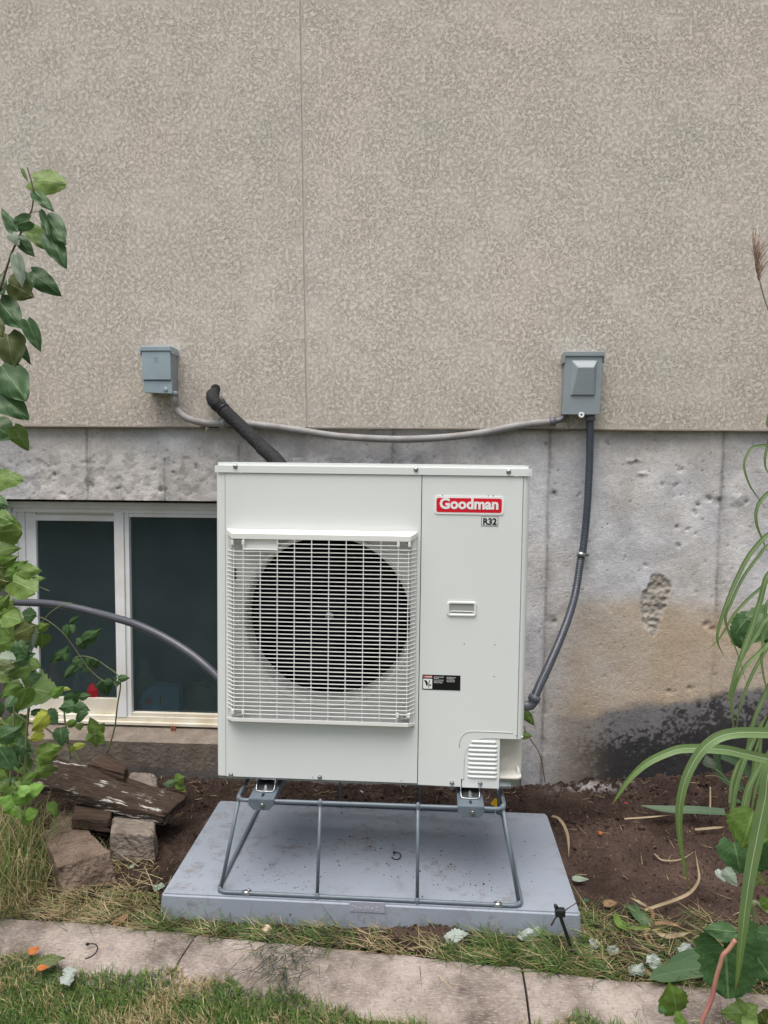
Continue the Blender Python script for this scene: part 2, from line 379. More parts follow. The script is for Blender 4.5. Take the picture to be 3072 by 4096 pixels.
Zs = soil_h(X, Y)+rough*(.020*(fbm(X, Y, 7, 1)-.5)+.032*(fbm(X, Y, 30, 2, 3)-.5)+.016*(cl-.5)+.010*(fbm(X, Y, 90, 3, 2)-.5))
inpad = (X > -.0) & (X < 1.22) & (Y > -.92) & (Y < -.31); Zs = np.where(inpad, np.minimum(Zs, .001), Zs)
kb = -.975-.0775*(X+.366)/1.6; Zs = np.where(Y < kb-.03, -.05, Zs)
cn = fbm(X, Y, 9, 11)[:, None]; c1 = np.array([.042, .028, .023]); c2 = np.array([.088, .060, .049]); col = c1+(c2-c1)*np.clip((cn-.3)*2.2, 0, 1)
pale = np.exp(-((X-1.43)/.12)**2-((Y+.06)/.03)**2)*(fbm(X, Y, 60, 13, 3) > .48); col = col+pale[:, None]*.35
sp = (vnoise(X*170, Y*170, 77) > .965)[:, None]; col = np.where(sp, col*3.2, col)
col = col*(1+.55*(1-np.clip(rough, 0, 1)))[:, None]
tag(mesh('soil', np.stack([X, Y, Zs], 1), Fq, mat_soil, None, True, col), 'bare dark brown soil bed between the house wall and the concrete edging', None, kind='structure')
bm = bmesh.new(); bmesh.ops.create_grid(bm, x_segments=20, y_segments=20, size=60)
for v in bm.verts: v.co.z = -.075
o = bmobj('ground', bm, mat_lawnbase); tag(o, 'wide ground sheet under the bed and the lawn', None, kind='structure')
# ------------------------------------------------------------------ concrete edging
ktop = [(-240, 3655), (100, 3672), (420, 3694), (700, 3722), (920, 3752), (1250, 3778), (1500, 3806), (1800, 3835), (2087, 3866), (2334, 3902), (2598, 3925), (2979, 3961), (3400, 4010)]
kx = []; ky = []
for p in ktop: q = G(*p, .018); kx.append(q.x); ky.append(q.y)
xs_ = [-40]+list(np.linspace(-1.3, 2.6, 60))+[40]
V = [(x, float(np.interp(x, kx, ky))-.18, -.022) for x in xs_]+[(x, -40., -.022) for x in xs_]; nn_ = len(xs_)
tag(mesh('lawn', V, [(i, i+nn_, i+nn_+1, i+1) for i in range(nn_-1)], mat_lawnbase), 'lawn ground in front of the concrete edging', None, kind='structure')
def kerb_seg(xa, xb, sa, sb, label):
    n = max(8, int((xb-xa)/.012)); ts = np.linspace(0, 1, n); prof = [(-.0, -.06), (-.0, .010), (-.004, .0165), (-.012, .019)]+[(-.012-.176*k/14, .019+.004*math.sin(math.pi*k/14)-.034*(k/14)**2.2) for k in range(1, 15)]+[(-.20, -.024), (-.206, -.034), (-.207, -.07)]
    V = []; 
    for t_ in ts:
        for (dy, z) in prof:
            f = -dy/.207; x = xa+(xb-xa)*t_+(sa*(1-t_)+sb*t_)*f; y = np.interp(x, kx, ky)+dy
            if t_ in (0., 1.): z -= .003
            nz = float(fbm(np.array([x]), np.array([y]), 14, 31, 3)[0]-.5)*.006; V.append((x, y+nz*.6, z+(nz if z > 0 else 0)))
    m = len(prof); Fq = [(i*m+j, (i+1)*m+j, (i+1)*m+j+1, i*m+j+1) for i in range(n-1) for j in range(m-1)]
    Fq += [tuple(range(m)), tuple(range((n-1)*m, n*m))[::-1]]
    o = mesh('edging_slab', V, Fq, mat_kerb, None, False); 
    bm = bmesh.new(); bm.from_mesh(o.data); bmesh.ops.recalc_face_normals(bm, faces=bm.faces[:]); bm.to_mesh(o.data); bm.free()
    tag(o, label, 'edging slab', 'concrete edging slabs between bed and lawn')
J1 = G(791, 3731, .018).x; J2 = G(2087, 3868, .018).x
kerb_seg(-1.3, J1-.002, 0, -.03, 'left length of concrete edging, half buried in grass below the stone blocks')
kerb_seg(J1+.002, J2-.003, -.03, 0, 'long middle length of concrete edging right in front of the grey equipment pad')
kerb_seg(J2+.003, 2.6, 0, 0, 'right length of brushed concrete edging running under the broad leaves')
# ------------------------------------------------------------------ HOUSE
house = empty('house', (.5, .1, 0), 'house wall of textured beige stucco above bare stained concrete with a basement window', 'house')
Zst = 1.4965; ST = -.028
jx_t, jx_b = W(1202, 0, ST).x, W(1228, 1705, ST).x
zl, zr = W(0, 1703, ST).z, W(3072, 1722, ST).z
zline = lambda x: zl+(zr-zl)*(x-W(0, 1703, ST).x)/(W(3072, 1722, ST).x-W(0, 1703, ST).x)
def stucco(x0b, x0t, x1b, x1t):
    zt = 5.2; ex = lambda xb, xt, z: xb+(xt-xb)*(z-1.5)/1.65
    o = poly('stucco_panel', [(x0b, zline(x0b)), (x1b, zline(x1b)), (ex(x1b, x1t, zt), zt), (ex(x0b, x0t, zt), zt)], ST, .20, mat_stucco, house, .0015)
stucco(-4, -4, jx_b-.0032, jx_t-.0032); stucco(jx_b+.0032, jx_t+.0032, 5, 5)
mat_joint = M('grey_joint_strip', (.48, .47, .45), (.40, .39, .37), .5, 20)
poly('joint_strip', [(jx_b-.006, zline(jx_b)+.001), (jx_b+.006, zline(jx_b)+.001), (jx_t+.006+(jx_t-jx_b), 5.1), (jx_t-.006+(jx_t-jx_b), 5.1)], ST+.004, .1, mat_joint, house)
# drip edge lip under stucco
bm = bmesh.new(); 
for xa, xb in ((-4, jx_b-.004), (jx_b+.004, 5)):
    n = 2; z0a, z0b = zline(xa), zline(xb)
    vs = [bm.verts.new(p) for p in ((xa, ST-.001, z0a+.002), (xb, ST-.001, z0b+.002), (xb, ST-.004, z0b-.003), (xa, ST-.004, z0a-.003), (xa, .03, z0a+.012), (xb, .03, z0b+.012), (xb, .03, z0b-.003), (xa, .03, z0a-.003))]
    for f in ((0,1,2,3),(4,7,6,5),(0,4,5,1),(3,2,6,7),(0,3,7,4),(1,5,6,2)): bm.faces.new([vs[i] for i in f])
bmobj('base_bead', bm, M('stucco_bead', (.16, .14, .12), (.13, .11, .09), .85, 25, bs=90, bd=.002), house)
# foundation
WY = .095                                    # window plane
wl = W(31, 2100, WY).x; wr = .25; wt = W(400, 2000, 0).z; wb = W(700, 2972, 0).z
xs = np.r_[-4, -2.5, np.arange(-1.25, 2.45, .0052), 3.2, 5]; zs = np.r_[-.15, -.06, np.arange(0, 1.50, .0052), 1.53]
xs[np.argmin(abs(xs-wl))] = wl; xs[np.argmin(abs(xs-wr))] = wr; zs[np.argmin(abs(zs-wt))] = wt; zs[np.argmin(abs(zs-wb))] = wb
X, Z, Fq = grid(xs, zs)
D = .0035*(fbm(X, Z, 12, 41)-.5)+.0018*(fbm(X, Z, 60, 42, 3)-.5)
base = np.array([.60, .605, .625]); warm = np.array([.62, .59, .56])
fb = fbm(X, Z, 3.2, 51, 4)[:, None]; col = base+(warm-base)*np.clip((fb-.35)*3, 0, 1)
fb2 = fbm(X, Z, 11, 53, 5, .6)[:, None]; col = col*(.80+.38*np.clip((fb2-.3)*2, 0, 1))
XR = W(2250, 2400).x
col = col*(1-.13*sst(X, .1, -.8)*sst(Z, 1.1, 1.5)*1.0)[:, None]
# rough old zone upper left
rz = sst(X, 1.0, .6)*sst(Z, 1.42, 1.36)*sst(Z, 1.1, 1.2)
pk = fbm(X*1.0, Z, 26, 61, 4, .6); D = D-rz*.0022*sst(pk, .5, .62); col = col*(1-.22*rz*sst(pk, .5, .62))[:, None]
pk2 = fbm(X, Z, 34, 62, 3); D = D+rz*.0012*sst(pk2, .5, .6)
# vertical board seams
for px_, y0_, y1_ in ((355, 1700, 2000), (665, 1850, 2000), (1580, 1720, 1900), (960, 1800, 1900), (2195, 1700, 3130), (2880, 1700, 3050)):
    xc = W(px_, (y0_+y1_)/2).x; zt_, zb_ = W(px_, y0_).z+.02, W(px_, y1_).z-.02
    wob = .004*(fbm(Z*0+px_, Z, 8, 71)-.5)*2-.006*(1.5-Z)*(1 if px_ > 1536 else -1)
    d = np.abs(X-xc-wob); inz = (Z < zt_) & (Z > zb_)
    br = sst(fbm(Z*0+px_, Z, 14, 73, 3), .36, .5)
    D = D+inz*(.0045*np.exp(-(d/.004)**2)*br-.004*np.exp(-((X-xc-wob+.008)/.004)**2))
    col = col*(1-inz*.45*np.exp(-((X-xc-wob+.007)/.0055)**2)*(.5+.5*br))[:, None]
    col = col*(1-inz*.10*np.exp(-(d/.02)**2))[:, None]
# pits
def pit(px_, py_, r, dep, dk=.5):
    global D, col
    c = W(px_, py_); k = (np.abs(X-c.x) < r*2.2) & (np.abs(Z-c.z) < r*2.2)
    if not k.any(): return
    g = np.exp(-(((X[k]-c.x)/r)**2+((Z[k]-c.z)/r)**2)**1.5)
    D[k] -= dep*g; col[k] *= (1-dk*g)[:, None]
for _ in range(300):
    a_, b_ = rng.uniform(2100, 3072), rng.uniform(1730, 3080)
    if _ % 3 == 0: a_, b_ = rng.uniform(0, 2100), rng.uniform(1730, 1990)
    pit(a_, b_, rng.uniform(.0022, .0042), .003, rng.uniform(.3, .7))
for a_, b_, r_ in ((2185,1780,.012),(2426,1769,.010),(2620,1760,.007),(2215,1978,.018),(2210,2482,.022),(2835,1992,.016),(2870,2006,.022),(2790,2020,.012),(2710,2110,.012),(2754,2117,.008),(2784,2135,.007),(2710,2180,.013),(2780,2046,.012),(2830,2500,.022),(2855,2520,.018),(2700,1945,.012),(2980,2000,.02),(2650,1935,.01),(2545,1848,.013),(2675,2770,.014),(2760,2755,.013),(2720,1880,.012),(2500,2230,.008),(2320,1975,.010),(2580,2260,.007),(350,1930,.020),(365,1945,.018),(220,1900,.014),(250,1975,.012),(180,1860,.012),(120,1795,.012),(700,1900,.015),(610,1880,.010),(790,1870,.016),(640,1960,.014),(480,1950,.012)):
    pit(a_, b_, r_*.8, .004, .22); pit(a_+rng.uniform(-12, 12), b_+rng.uniform(-12, 12), r_*.4, .005, .4)
# embedded ledge bit
for px_, py_, rx, rz_ in ((2535, 1843, .026, .007), (2950, 2000, .03, .02), (2570, 1895, .02, .006)):
    c = W(px_, py_); g = np.exp(-(((X-c.x)/rx)**4+((Z-c.z)/rz_)**4)); D = D+.007*g*(fbm(X, Z, 50, 81, 2)+.2); col = col*(1-.12*g)[:, None]
# stains
bl = [W(*p) for p in ((1800, 2960), (2213, 2865), (2388, 2846), (2517, 2820), (2711, 2801), (2807, 2785), (3072, 2749), (3400, 2730))]
lz = np.interp(X, [p.x for p in bl], [p.z for p in bl])+.006*(fbm(X, Z, 20, 91)-.5)
tan = sst(X, W(2110, 2600).x, W(2380, 2600).x)*(1-sst(Z, W(2600, 2540).z, W(2600, 2330).z))
tan = tan*(.70+.6*(fbm(X, Z, 4, 93, 3)-.2)); tc_ = np.array([.47, .36, .24]); tan = np.clip(tan, 0, 1)[:, None]
col = col*(1-.85*tan)+tc_*.85*tan
yl = np.exp(-((X-W(2560, 2450).x)/.20)**2-((Z-W(2560, 2440).z)/.045)**2)[:, None]*.5; col = col*(1-yl)+np.array([.47, .34, .19])*yl
grey2 = (sst(X, .95, 1.3)*sst(Z, .62, .35)*.0)[:, None]
tar = sst(lz-Z+.05*(fbm(X, Z, 9, 191, 3)-.5), -.018, .030)*sst(X, W(2090, 2900).x, W(2480, 2900).x)
mot = .3*fbm(X, Z, 16, 95, 3)+.7*vnoise(X*130, Z*130, 96)*.55+.7*fbm(X, Z, 60, 98, 2)*.45; low = sst(lz-Z, .02, .24)
blk = sst(mot+.34*low-.05+.14*np.exp(-((X-W(2865, 2900).x)/.06)**2)+.10*sst(X, 1.3, 1.9), .58, .72)
tcol = np.array([.195, .19, .195])[None]*(.75+.6*fb2); tcol = tcol*(1-.35*low[:, None])*(1-.74*blk[:, None])
col = col*(1-tar[:, None])+tcol*tar[:, None]
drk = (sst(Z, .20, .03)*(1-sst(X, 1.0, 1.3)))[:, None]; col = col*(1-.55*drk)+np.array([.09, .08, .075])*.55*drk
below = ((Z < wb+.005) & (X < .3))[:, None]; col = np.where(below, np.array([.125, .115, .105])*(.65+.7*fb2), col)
# spall
sp_ = [(2617, 2293), (2655, 2305), (2688, 2340), (2672, 2385), (2655, 2440), (2640, 2480), (2625, 2530), (2613, 2552), (2590, 2520), (2568, 2465), (2560, 2420), (2567, 2385), (2590, 2340)]
sc = W(2620, 2420); ang = np.arctan2(Z-sc.z, X-sc.x); rad = np.hypot(X-sc.x, Z-sc.z)
pa = sorted([(math.atan2(W(*p).z-sc.z, W(*p).x-sc.x), math.hypot(W(*p).z-sc.z, W(*p).x-sc.x)) for p in sp_])
pa = [(pa[-1][0]-2*math.pi, pa[-1][1])]+pa+[(pa[0][0]+2*math.pi, pa[0][1])]
rb = np.interp(ang, [p[0] for p in pa], [p[1] for p in pa])*(1+.22*(fbm(X, Z, 45, 97, 3)-.5))
ins = sst(rb-rad, -.002, .007); rg = fbm(X, Z, 70, 99, 3, .6)
D = D-ins*(.006+.022*(rg-.5)); sc_ = np.array([.42, .385, .34])*(.62+.76*rg[:, None]); col = np.where(ins[:, None] > .5, sc_, col)
hole = (X > wl-.001) & (X < wr+.001) & (Z > wb-.001) & (Z < wt+.001)
cen = hole[Fq].all(1); Fq = Fq[~cen]; D = np.where(Z > 1.52, 0, D); D[np.abs(X) > 2.46] = 0
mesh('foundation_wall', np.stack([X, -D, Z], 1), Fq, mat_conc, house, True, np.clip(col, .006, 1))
# reveals, sill
mat_rev = M('window_reveal_concrete', (.26, .25, .24), (.19, .175, .165), .93, 14, bs=50, bd=.004)
mat_sill = M('sill_concrete', (.29, .25, .205), (.19, .155, .125), .93, 18, .3, .65, bs=60, bd=.006, detail=6)
box('reveal', wl-.3, wl-.001, .004, .3, wb-.1, wt+.2, mat_rev, house, 0); box('reveal', wr+.001, wr+.3, .004, .3, wb-.1, wt+.2, mat_rev, house, 0)
box('reveal', wl-.3, wr+.3, .004, .3, wt+.001, wt+.1, mat_rev, house, 0)
zsb = W(700, 2900, WY).z
poly_s = [( -.002, wb-.008), (-.004, wb+.006), (WY+.02, zsb-.001), (WY+.16, zsb-.001), (WY+.16, wb-.14), (.004, wb-.14)]
nxs = 160; V = []; 
for i in range(nxs+1):
    x = wl-.05+(wr+.1-wl)*i/nxs
    for k, (y, z) in enumerate(poly_s):
        V.append((x, y-(.012+.002*math.sin(i*.37)*math.sin(i*.11) if k < 2 else 0), z))
Fs = [(i*6+j, i*6+(j+1) % 6, (i+1)*6+(j+1) % 6, (i+1)*6+j) for i in range(nxs) for j in range(6)]
mesh('window_sill', V, Fs, mat_sill, house)
# window
win = empty('window', (wl, WY, zsb), None, None, parent=house); win.matrix_parent_inverse = parent_inv(house)
def fbar(name, p0, p1, y0, y1, mat=mat_frame, b=.0015):   # box from two image points on the window plane
    a, c = W(*p0, WY), W(*p1, WY); return box(name, min(a.x, c.x), max(a.x, c.x), y0, y1, min(a.z, c.z), max(a.z, c.z), mat, win, b)
def barx(name, xa, xb, za, zb, y0, y1, mat=mat_frame): return box(name, xa, xb, y0, y1, za, zb, mat, win, .0015)
XO0 = wl+.001; XO1 = wr-.005; ztop = W(400, 2008, WY).z; 
pz = lambda y: W(400, y, WY).z; pxx = lambda x: W(x, 2400, WY).x
barx('frame_head', XO0, XO1, pz(2034), ztop, WY-.012, WY+.05); barx('frame_jamb', XO0, pxx(52), zsb, pz(2034.5), WY-.012, WY+.05)
barx('frame_head', XO0+.02, XO1, pz(2052), pz(2034.5), WY+.004, WY+.05); barx('frame_jamb', pxx(52.5), pxx(72), zsb+.02, pz(2052.5), WY+.004, WY+.05)
barx('frame_sill', XO0, XO1, zsb, pz(2880), WY-.018, WY+.05, mat_frame_dirty); barx('frame_sill', XO0+.02, XO1, pz(2879.5), pz(2862), WY+.0, WY+.05, mat_frame_dirty)
# left sash (behind)
zb_s, zt_s = pz(2861), pz(2052.5)
barx('sash_stile', pxx(72.5), pxx(98), zb_s, zt_s, WY+.014, WY+.05); barx('sash_stile', pxx(98.5), pxx(139), zb_s, zt_s, WY+.022, WY+.05)
barx('sash_rail', pxx(98.5), pxx(470), pz(2087), zt_s-.012, WY+.024, WY+.05); barx('sash_rail', pxx(98.5), pxx(485), zb_s, pz(2800), WY+.024, WY+.05, mat_frame_dirty)
barx('sash_track', pxx(98.5), pxx(462), zt_s-.0115, zt_s+.0, WY+.034, WY+.05)
barx('meeting_stile', pxx(462), pxx(500), zb_s-.004, pz(2046), WY-.004, WY+.05)
barx('sash_stile', pxx(500.5), pxx(518), zb_s-.002, zt_s, WY+.004, WY+.05)
barx('sash_rail', pxx(518.5), XO1, pz(2067), zt_s, WY+.006, WY+.05); barx('sash_rail', pxx(518.5), XO1, zb_s-.002, pz(2848), WY+.006, WY+.05, mat_frame_dirty)
box('pane', pxx(137), pxx(468), WY+.036, WY+.039, pz(2802), pz(2085), mat_glass, win, 0)
box('pane', pxx(517), XO1, WY+.026, WY+.029, pz(2850), pz(2065), mat_glass, win, 0)
# room behind the glass
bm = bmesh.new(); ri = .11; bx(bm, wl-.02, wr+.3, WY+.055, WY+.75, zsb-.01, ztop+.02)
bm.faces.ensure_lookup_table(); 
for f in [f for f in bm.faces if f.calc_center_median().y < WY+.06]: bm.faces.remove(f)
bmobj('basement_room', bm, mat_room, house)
def bottle(name, px0, px1, py0, py1, mat, dy, label, kind='round'):
    a, b = W(px0, py1, WY+dy), W(px1, py0, WY+dy); cx = (a.x+b.x)/2; r = (b.x-a.x)/2; z0 = zsb-.008; h = b.z-z0
    e_ = empty(name, (cx, WY+dy, z0), label, 'container')
    lath('bottle_body', [(r*.9, 0), (r, .01), (r, h*.55), (r*.85, h*.7), (r*.42, h*.82), (r*.4, h*.86)], (cx, WY+dy, z0), mat, e_, 'z', 24)
    lath('cap', [(r*.45, h*.862), (r*.45, h), (r*.3, h*1.01)], (cx, WY+dy, z0), mat_lwhite if kind == 'w' else mat, e_, 'z', 16)
bottle('cleaner_bottle', 185, 245, 2640, 2790, M('orange_plastic', (.50, .10, .01), None, .4), .08, 'orange bottle behind the left window pane')
bottle('cleaner_bottle', 345, 430, 2650, 2790, M('red_plastic', (.28, .01, .02), None, .4), .08, 'dark red bottle behind the left window pane')
bottle('cleaner_bottle', 285, 325, 2690, 2790, M('milky_plastic', (.4, .45, .42), None, .4), .16, 'milky grey-green bottle between the orange and red ones behind the glass')
bottle('cleaner_bottle', 545, 615, 2640, 2840, M('pinkish_plastic', (.33, .22, .20), None, .5), .20, 'tall dull pink bottle standing behind the blue jug')
bottle('cleaner_bottle', 735, 850, 2735, 2840, M('cream_plastic', (.42, .40, .25), None, .5), .22, 'squat cream container to the right of the blue jug')
ja, jb = W(561, 2838, WY+.07), W(719, 2745, WY+.07)
jug = empty('detergent_jug', (ja.x, WY+.07, ja.z), 'pale blue detergent jug with a red round mark lying behind the right pane', 'detergent jug')
mat_blue = M('pale_blue_plastic', (.20, .45, .70), None, .35)
poly('jug_body', [(ja.x+.012, ja.z), (jb.x-.01, ja.z), (jb.x, ja.z+.01), (jb.x, jb.z-.012), (jb.x-.012, jb.z), (ja.x+.05, jb.z), (ja.x+.015, jb.z-.03), (ja.x, ja.z+.04)], WY+.06, WY+.12, mat_blue, jug, .004)
lath('round_mark', [(.016, 0), (.016, -.002)], (W(596, 2808, WY+.06).x, WY+.0595, W(596, 2808, WY+.06).z), mat_red, jug, 'y', 20)
for k, c_ in ((639, mat_lblack), (647, M('lime_print', (.4, .6, .1), None, .5))): a_ = W(k, 2780, WY+.058); box('label_stripe', a_.x, a_.x+.006, WY+.057, WY+.0595, a_.z-.045, a_.z, c_, jug, 0)
for k in range(2):
    a_ = W(686+11*k, 2922, .06); tag(lath('wall_plug', [(.0052, 0), (.0052, .016), (.004, .021)], (a_.x, .065, W(686, 2925, .065).z+.002), M('terracotta_plastic', (.28, .10, .06), None, .6), None, 'z', 10),
        ('left' if k == 0 else 'right')+' one of two small terracotta plugs standing together on the window sill', 'wall plug', 'terracotta plugs on the sill')
# ------------------------------------------------------------------ ELECTRICAL BOXES
def ebox1():
    d = -.112; a, b = W(565, 1570, d), W(683, 1386, d); x0, x1, z0, z1 = a.x, b.x, a.z, b.z; zm = W(600, 1519, d).z
    e_ = empty('junction_box', ((x0+x1)/2, ST, z0), 'small light grey-blue metal electrical box with hinged lid, left one on the stucco', 'electrical box', 'electrical boxes')
    box('box_body', x0+.006, x1-.001, d+.012, ST-.001, z0+.006, z1-.004, mat_elec2, e_, .002)
    # cover with a lower lip
    poly('front_cover', [(x0+.004, zm), (x1-.002, zm), (x1-.002, z1-.018), (x0+.003, z1-.018)], d, d+.012, mat_elec, e_, .002)
    poly('lower_flap', [(x0+.011, z0), (x1+.001, z0-.004), (x1+.001, zm-.002), (x0+.009, zm-.002)], d+.006, d+.018, mat_elec, e_, .002)
    box('hood', x0-.002, x1+.001, d-.004, ST-.001, z1-.018, z1+.002, mat_elec, e_, .003); 
    box('hood_lip', x0-.003, x0+.001, d-.002, ST-.002, z1-.034, z1-.004, mat_elec, e_, .001); box('hood_lip', x1+.0005, x1+.003, d-.002, ST-.002, z1-.026, z1-.004, mat_elec, e_, .001)
    lath('pivot_screw', [(.005, 0), (.005, .004)], (x1+.0025, d+.008, z1-.026), mat_steel, e_, 'x', 12)
    lath('knockout', [(.0095, 0), (.009, -.002), (.006, -.004), (.0, -.0045)], (W(661, 1557, d).x, d+.006, W(661, 1557, d).z), mat_elec, e_, 'y', 16, False)
    c = W(624, 1438, d); s_ = .0085
    for (u0, u1, v0, v1) in ((-1, 1, .86, 1.05), (-1, 1, -1.05, -.86), (-1, -.82, -1, 1), (.82, 1, -1, 1), (-.35, -.2, -.5, .5), (-.35, .3, .38, .5), (-.35, .3, -.5, -.38), (.25, .42, -.4, .4)):
        box('embossed_mark', c.x+u0*s_, c.x+u1*s_, d-.0012, d+.001, c.z+v0*s_, c.z+v1*s_, mat_elec, e_, .0004, 1)
    box('hasp_slot', x1-.0005, x1+.0015, d+.04, d+.062, z0+.032, z0+.037, mat_elec2, e_, .0005)
ebox1()
def ebox2():
    d = -.095; c = [W(2261, 1424, d), W(2412, 1424, d), W(2399, 1658, d), W(2250, 1658, d)]
    e_ = empty('disconnect_box', ((c[2].x+c[3].x)/2, ST, c[2].z), 'taller grey disconnect box with a raised tapered panel, right one on the stucco', 'electrical box', 'electrical boxes')
    pts = [(p.x, p.z) for p in c]
    ins = [(pts[0][0]+.004, pts[0][1]), (pts[1][0]-.004, pts[1][1]), (pts[2][0]-.004, pts[2][1]+.004), (pts[3][0]+.004, pts[3][1]+.004)]
    poly('box_body', ins, d+.006, ST-.001, mat_elec2, e_, .0015); poly('front_cover', pts, d, d+.0055, mat_elec2, e_, .0015)
    h = [W(2259, 1405, d-.004), W(2419, 1405, d-.004)]
    hp = [(h[0].x, h[0].z), (h[1].x, h[1].z), (h[1].x-.001, h[1].z-.019), (h[0].x+.0, h[0].z-.019)]
    poly('hood', hp, d-.006, ST-.001, mat_elec2, e_, .0025)
    for s_, q in ((-1, h[0]), (1, h[1])): box('hood_lip', q.x-(.001 if s_ < 0 else .003), q.x+(.003 if s_ < 0 else .001), d-.005, ST-.002, q.z-.042, q.z-.012, mat_elec2, e_, .001)
    # raised tapered panel
    o_ = [W(2286, 1441, d), W(2389, 1441, d), W(2380, 1583, d), W(2280, 1583, d)]; i_ = [W(2309, 1472, d), W(2371, 1472, d), W(2374, 1580, d), W(2286, 1580, d)]
    bm = bmesh.new(); A = [bm.verts.new((p.x, d-.0005, p.z)) for p in o_]; B = [bm.verts.new((p.x, d-(.020 if k < 2 else .007), p.z)) for k, p in enumerate(i_)]
    for k in range(4): bm.faces.new([A[k], A[(k+1) % 4], B[(k+1) % 4], B[k]])
    bm.faces.new(B); bmesh.ops.recalc_face_normals(bm, faces=bm.faces[:]); bmesh.ops.bevel(bm, geom=bm.edges[:], offset=.0015, segments=2, affect='EDGES', clamp_overlap=True)
    bmobj('raised_panel', bm, mat_elec2, e_)
    q = W(2325, 1660, d); lath('hasp', [(.004, 0), (.011, 0), (.011, -.003), (.004, -.003), (.004, 0)], (q.x, d-.001, q.z+.001), mat_lwhite, e_, 'y', 20, False)
ebox2()
def PW(l, Y): return [tuple(W(x, y, yy)) for (x, y), yy in zip(l, Y if hasattr(Y, '__len__') else [Y]*len(l))]
# light conduit
cpts = [(696, 1578), (698, 1600), (706, 1630), (731, 1662), (770, 1681), (818, 1692), (886, 1694), (982, 1695), (1079, 1705), (1175, 1718), (1300, 1738), (1389, 1748), (1574, 1757), (1741, 1752), (1907, 1735), (2074, 1702), (2205, 1686)]
e_ = empty('flexible_conduit', tuple(W(1389, 1748, -.05)), 'dusty light grey flexible conduit sagging between the two electrical boxes', 'conduit')
tube('conduit_tube', PW(cpts, [-.075]*2+[-.06]*3+[-.045]*12), .0140, mat_cond, e_, 14, 6, rib=(.006, .0008))
tube('connector', PW([(697, 1566), (697, 1584)], -.075), .0165, mat_elec2, e_, 14, 1); tube('connector', PW([(2198, 1687), (2222, 1684)], -.045), .0165, mat_dcond2, e_, 14, 1)
tube('elbow', PW([(2220, 1684), (2240, 1680), (2256, 1668), (2262, 1655)], -.048), .0115, mat_dcond2, e_, 12, 4)
st = W(898, 1700, -.045)
bm = bmesh.new(); bx(bm, st.x-.0065, st.x+.0065, -.062, ST+.001, st.z+.010, st.z+.026); bev(bm, .001, 1); bmobj('strap_tab', bm, mat_galv, e_)
tube('strap', PW([(893, 1672), (893, 1716)], -.045), .0155, mat_galv, e_, 16, 1)
tag(tube('sealant_blob', PW([(826, 1702), (828, 1712), (820, 1724)], -.032), [.006, .008, .001], M('cream_sealant', (.62, .58, .50), None, .6), None, 8, 3), 'cream scrap of sealant hanging under the light conduit', 'sealant')
# dark conduit
e_ = empty('whip_conduit', tuple(W(2352, 1978, -.1)), 'dark grey ribbed flexible conduit curving down from the disconnect box to the unit', 'conduit')
dp = [(2361, 1680), (2360, 1762), (2358, 1854), (2352, 1978), (2343, 2101), (2330, 2212), (2323, 2239), (2304, 2361), (2278, 2458), (2239, 2562), (2194, 2665), (2155, 2749), (2134, 2800)]
dY = [-.06, -.055, -.05, -.05, -.05, -.06, -.065, -.10, -.16, -.25, -.35, -.45, -.50]
tube('conduit_tube', PW(dp, dY), .0145, mat_dcond, e_, 14, 6, rib=(.007, .0010)); tube('connector', PW([(2361, 1662), (2361, 1684)], -.062), .019, mat_dcond2, e_, 14, 1)
e1 = W(2128, 2815, -.50)
tube('elbow', [tuple(W(2136, 2797, -.50)), tuple(W(2130, 2812, -.5)), tuple(W(2118, 2822, -.5)), tuple(W(2090, 2824, -.5))], .0165, mat_dcond2, e_, 14, 4)
tube('elbow_collar', [tuple(W(2142, 2782, -.497)), tuple(W(2133, 2803, -.50))], .0205, mat_dcond2, e_, 14, 1)
s2 = W(2322, 2219, -.062); tube('strap', [tuple(W(2326, 2210, -.063)), tuple(W(2323, 2228, -.066))], .0175, mat_galv, e_, 14, 1)
box('strap_tab', s2.x+.008, s2.x+.034, -.060, -.0, s2.z-.007, s2.z+.007, mat_galv, e_, .002); lath('strap_screw', [(.004, 0), (.004, -.003)], (s2.x+.026, -.0605, s2.z), mat_steel, e_, 'y', 10)
# refrigerant lines in foam
e_ = empty('insulated_line', tuple(W(859, 1556, -.03)), 'black foam insulated refrigerant line leaving the stucco and dropping behind the unit', 'refrigerant line')
lp = [(868, 1560), (850, 1580), (856, 1606), (885, 1634), (910, 1655)]
tube('foam_sleeve', PW(lp, [-.0, -.055, -.085, -.085, -.09]), [.018, .024, .026, .025, .0245], mat_foam, e_, 16, 6, jit=.03)
tube('foam_sleeve', PW([(893, 1640), (982, 1724), (1055, 1795), (1068, 1808)], [-.088, -.12, -.17, -.19]), [.027, .0265, .026, .026], mat_foam, e_, 16, 8, jit=.03)
tube('foam_sleeve', PW([(1048, 1790), (1085, 1822), (1120, 1860), (1150, 1910)], [-.175, -.22, -.26, -.30]), [.028, .0275, .027, .027], mat_foam, e_, 16, 8, jit=.03)
tube('cable_tie', PW([(891, 1637), (897, 1643)], [-.088, -.092]), .0285, mat_rubber, e_, 16, 1)
q = W(862, 1556, ST); lath('wall_hole_seal', [(.0, -.003), (.012, -.004), (.020, 0), (.022, .002)], (q.x, ST, q.z), mat_foam, e_, 'y', 16, False)
tag(tube('thermostat_wire', PW([(888, 1588), (893, 1595), (905, 1622), (900, 1660)], [-.03, -.05, -.04, -.03]), .0035, mat_dcond2, None, 8, 5), 'thin grey wire looping beside the top bend of the black foam line', 'wire')
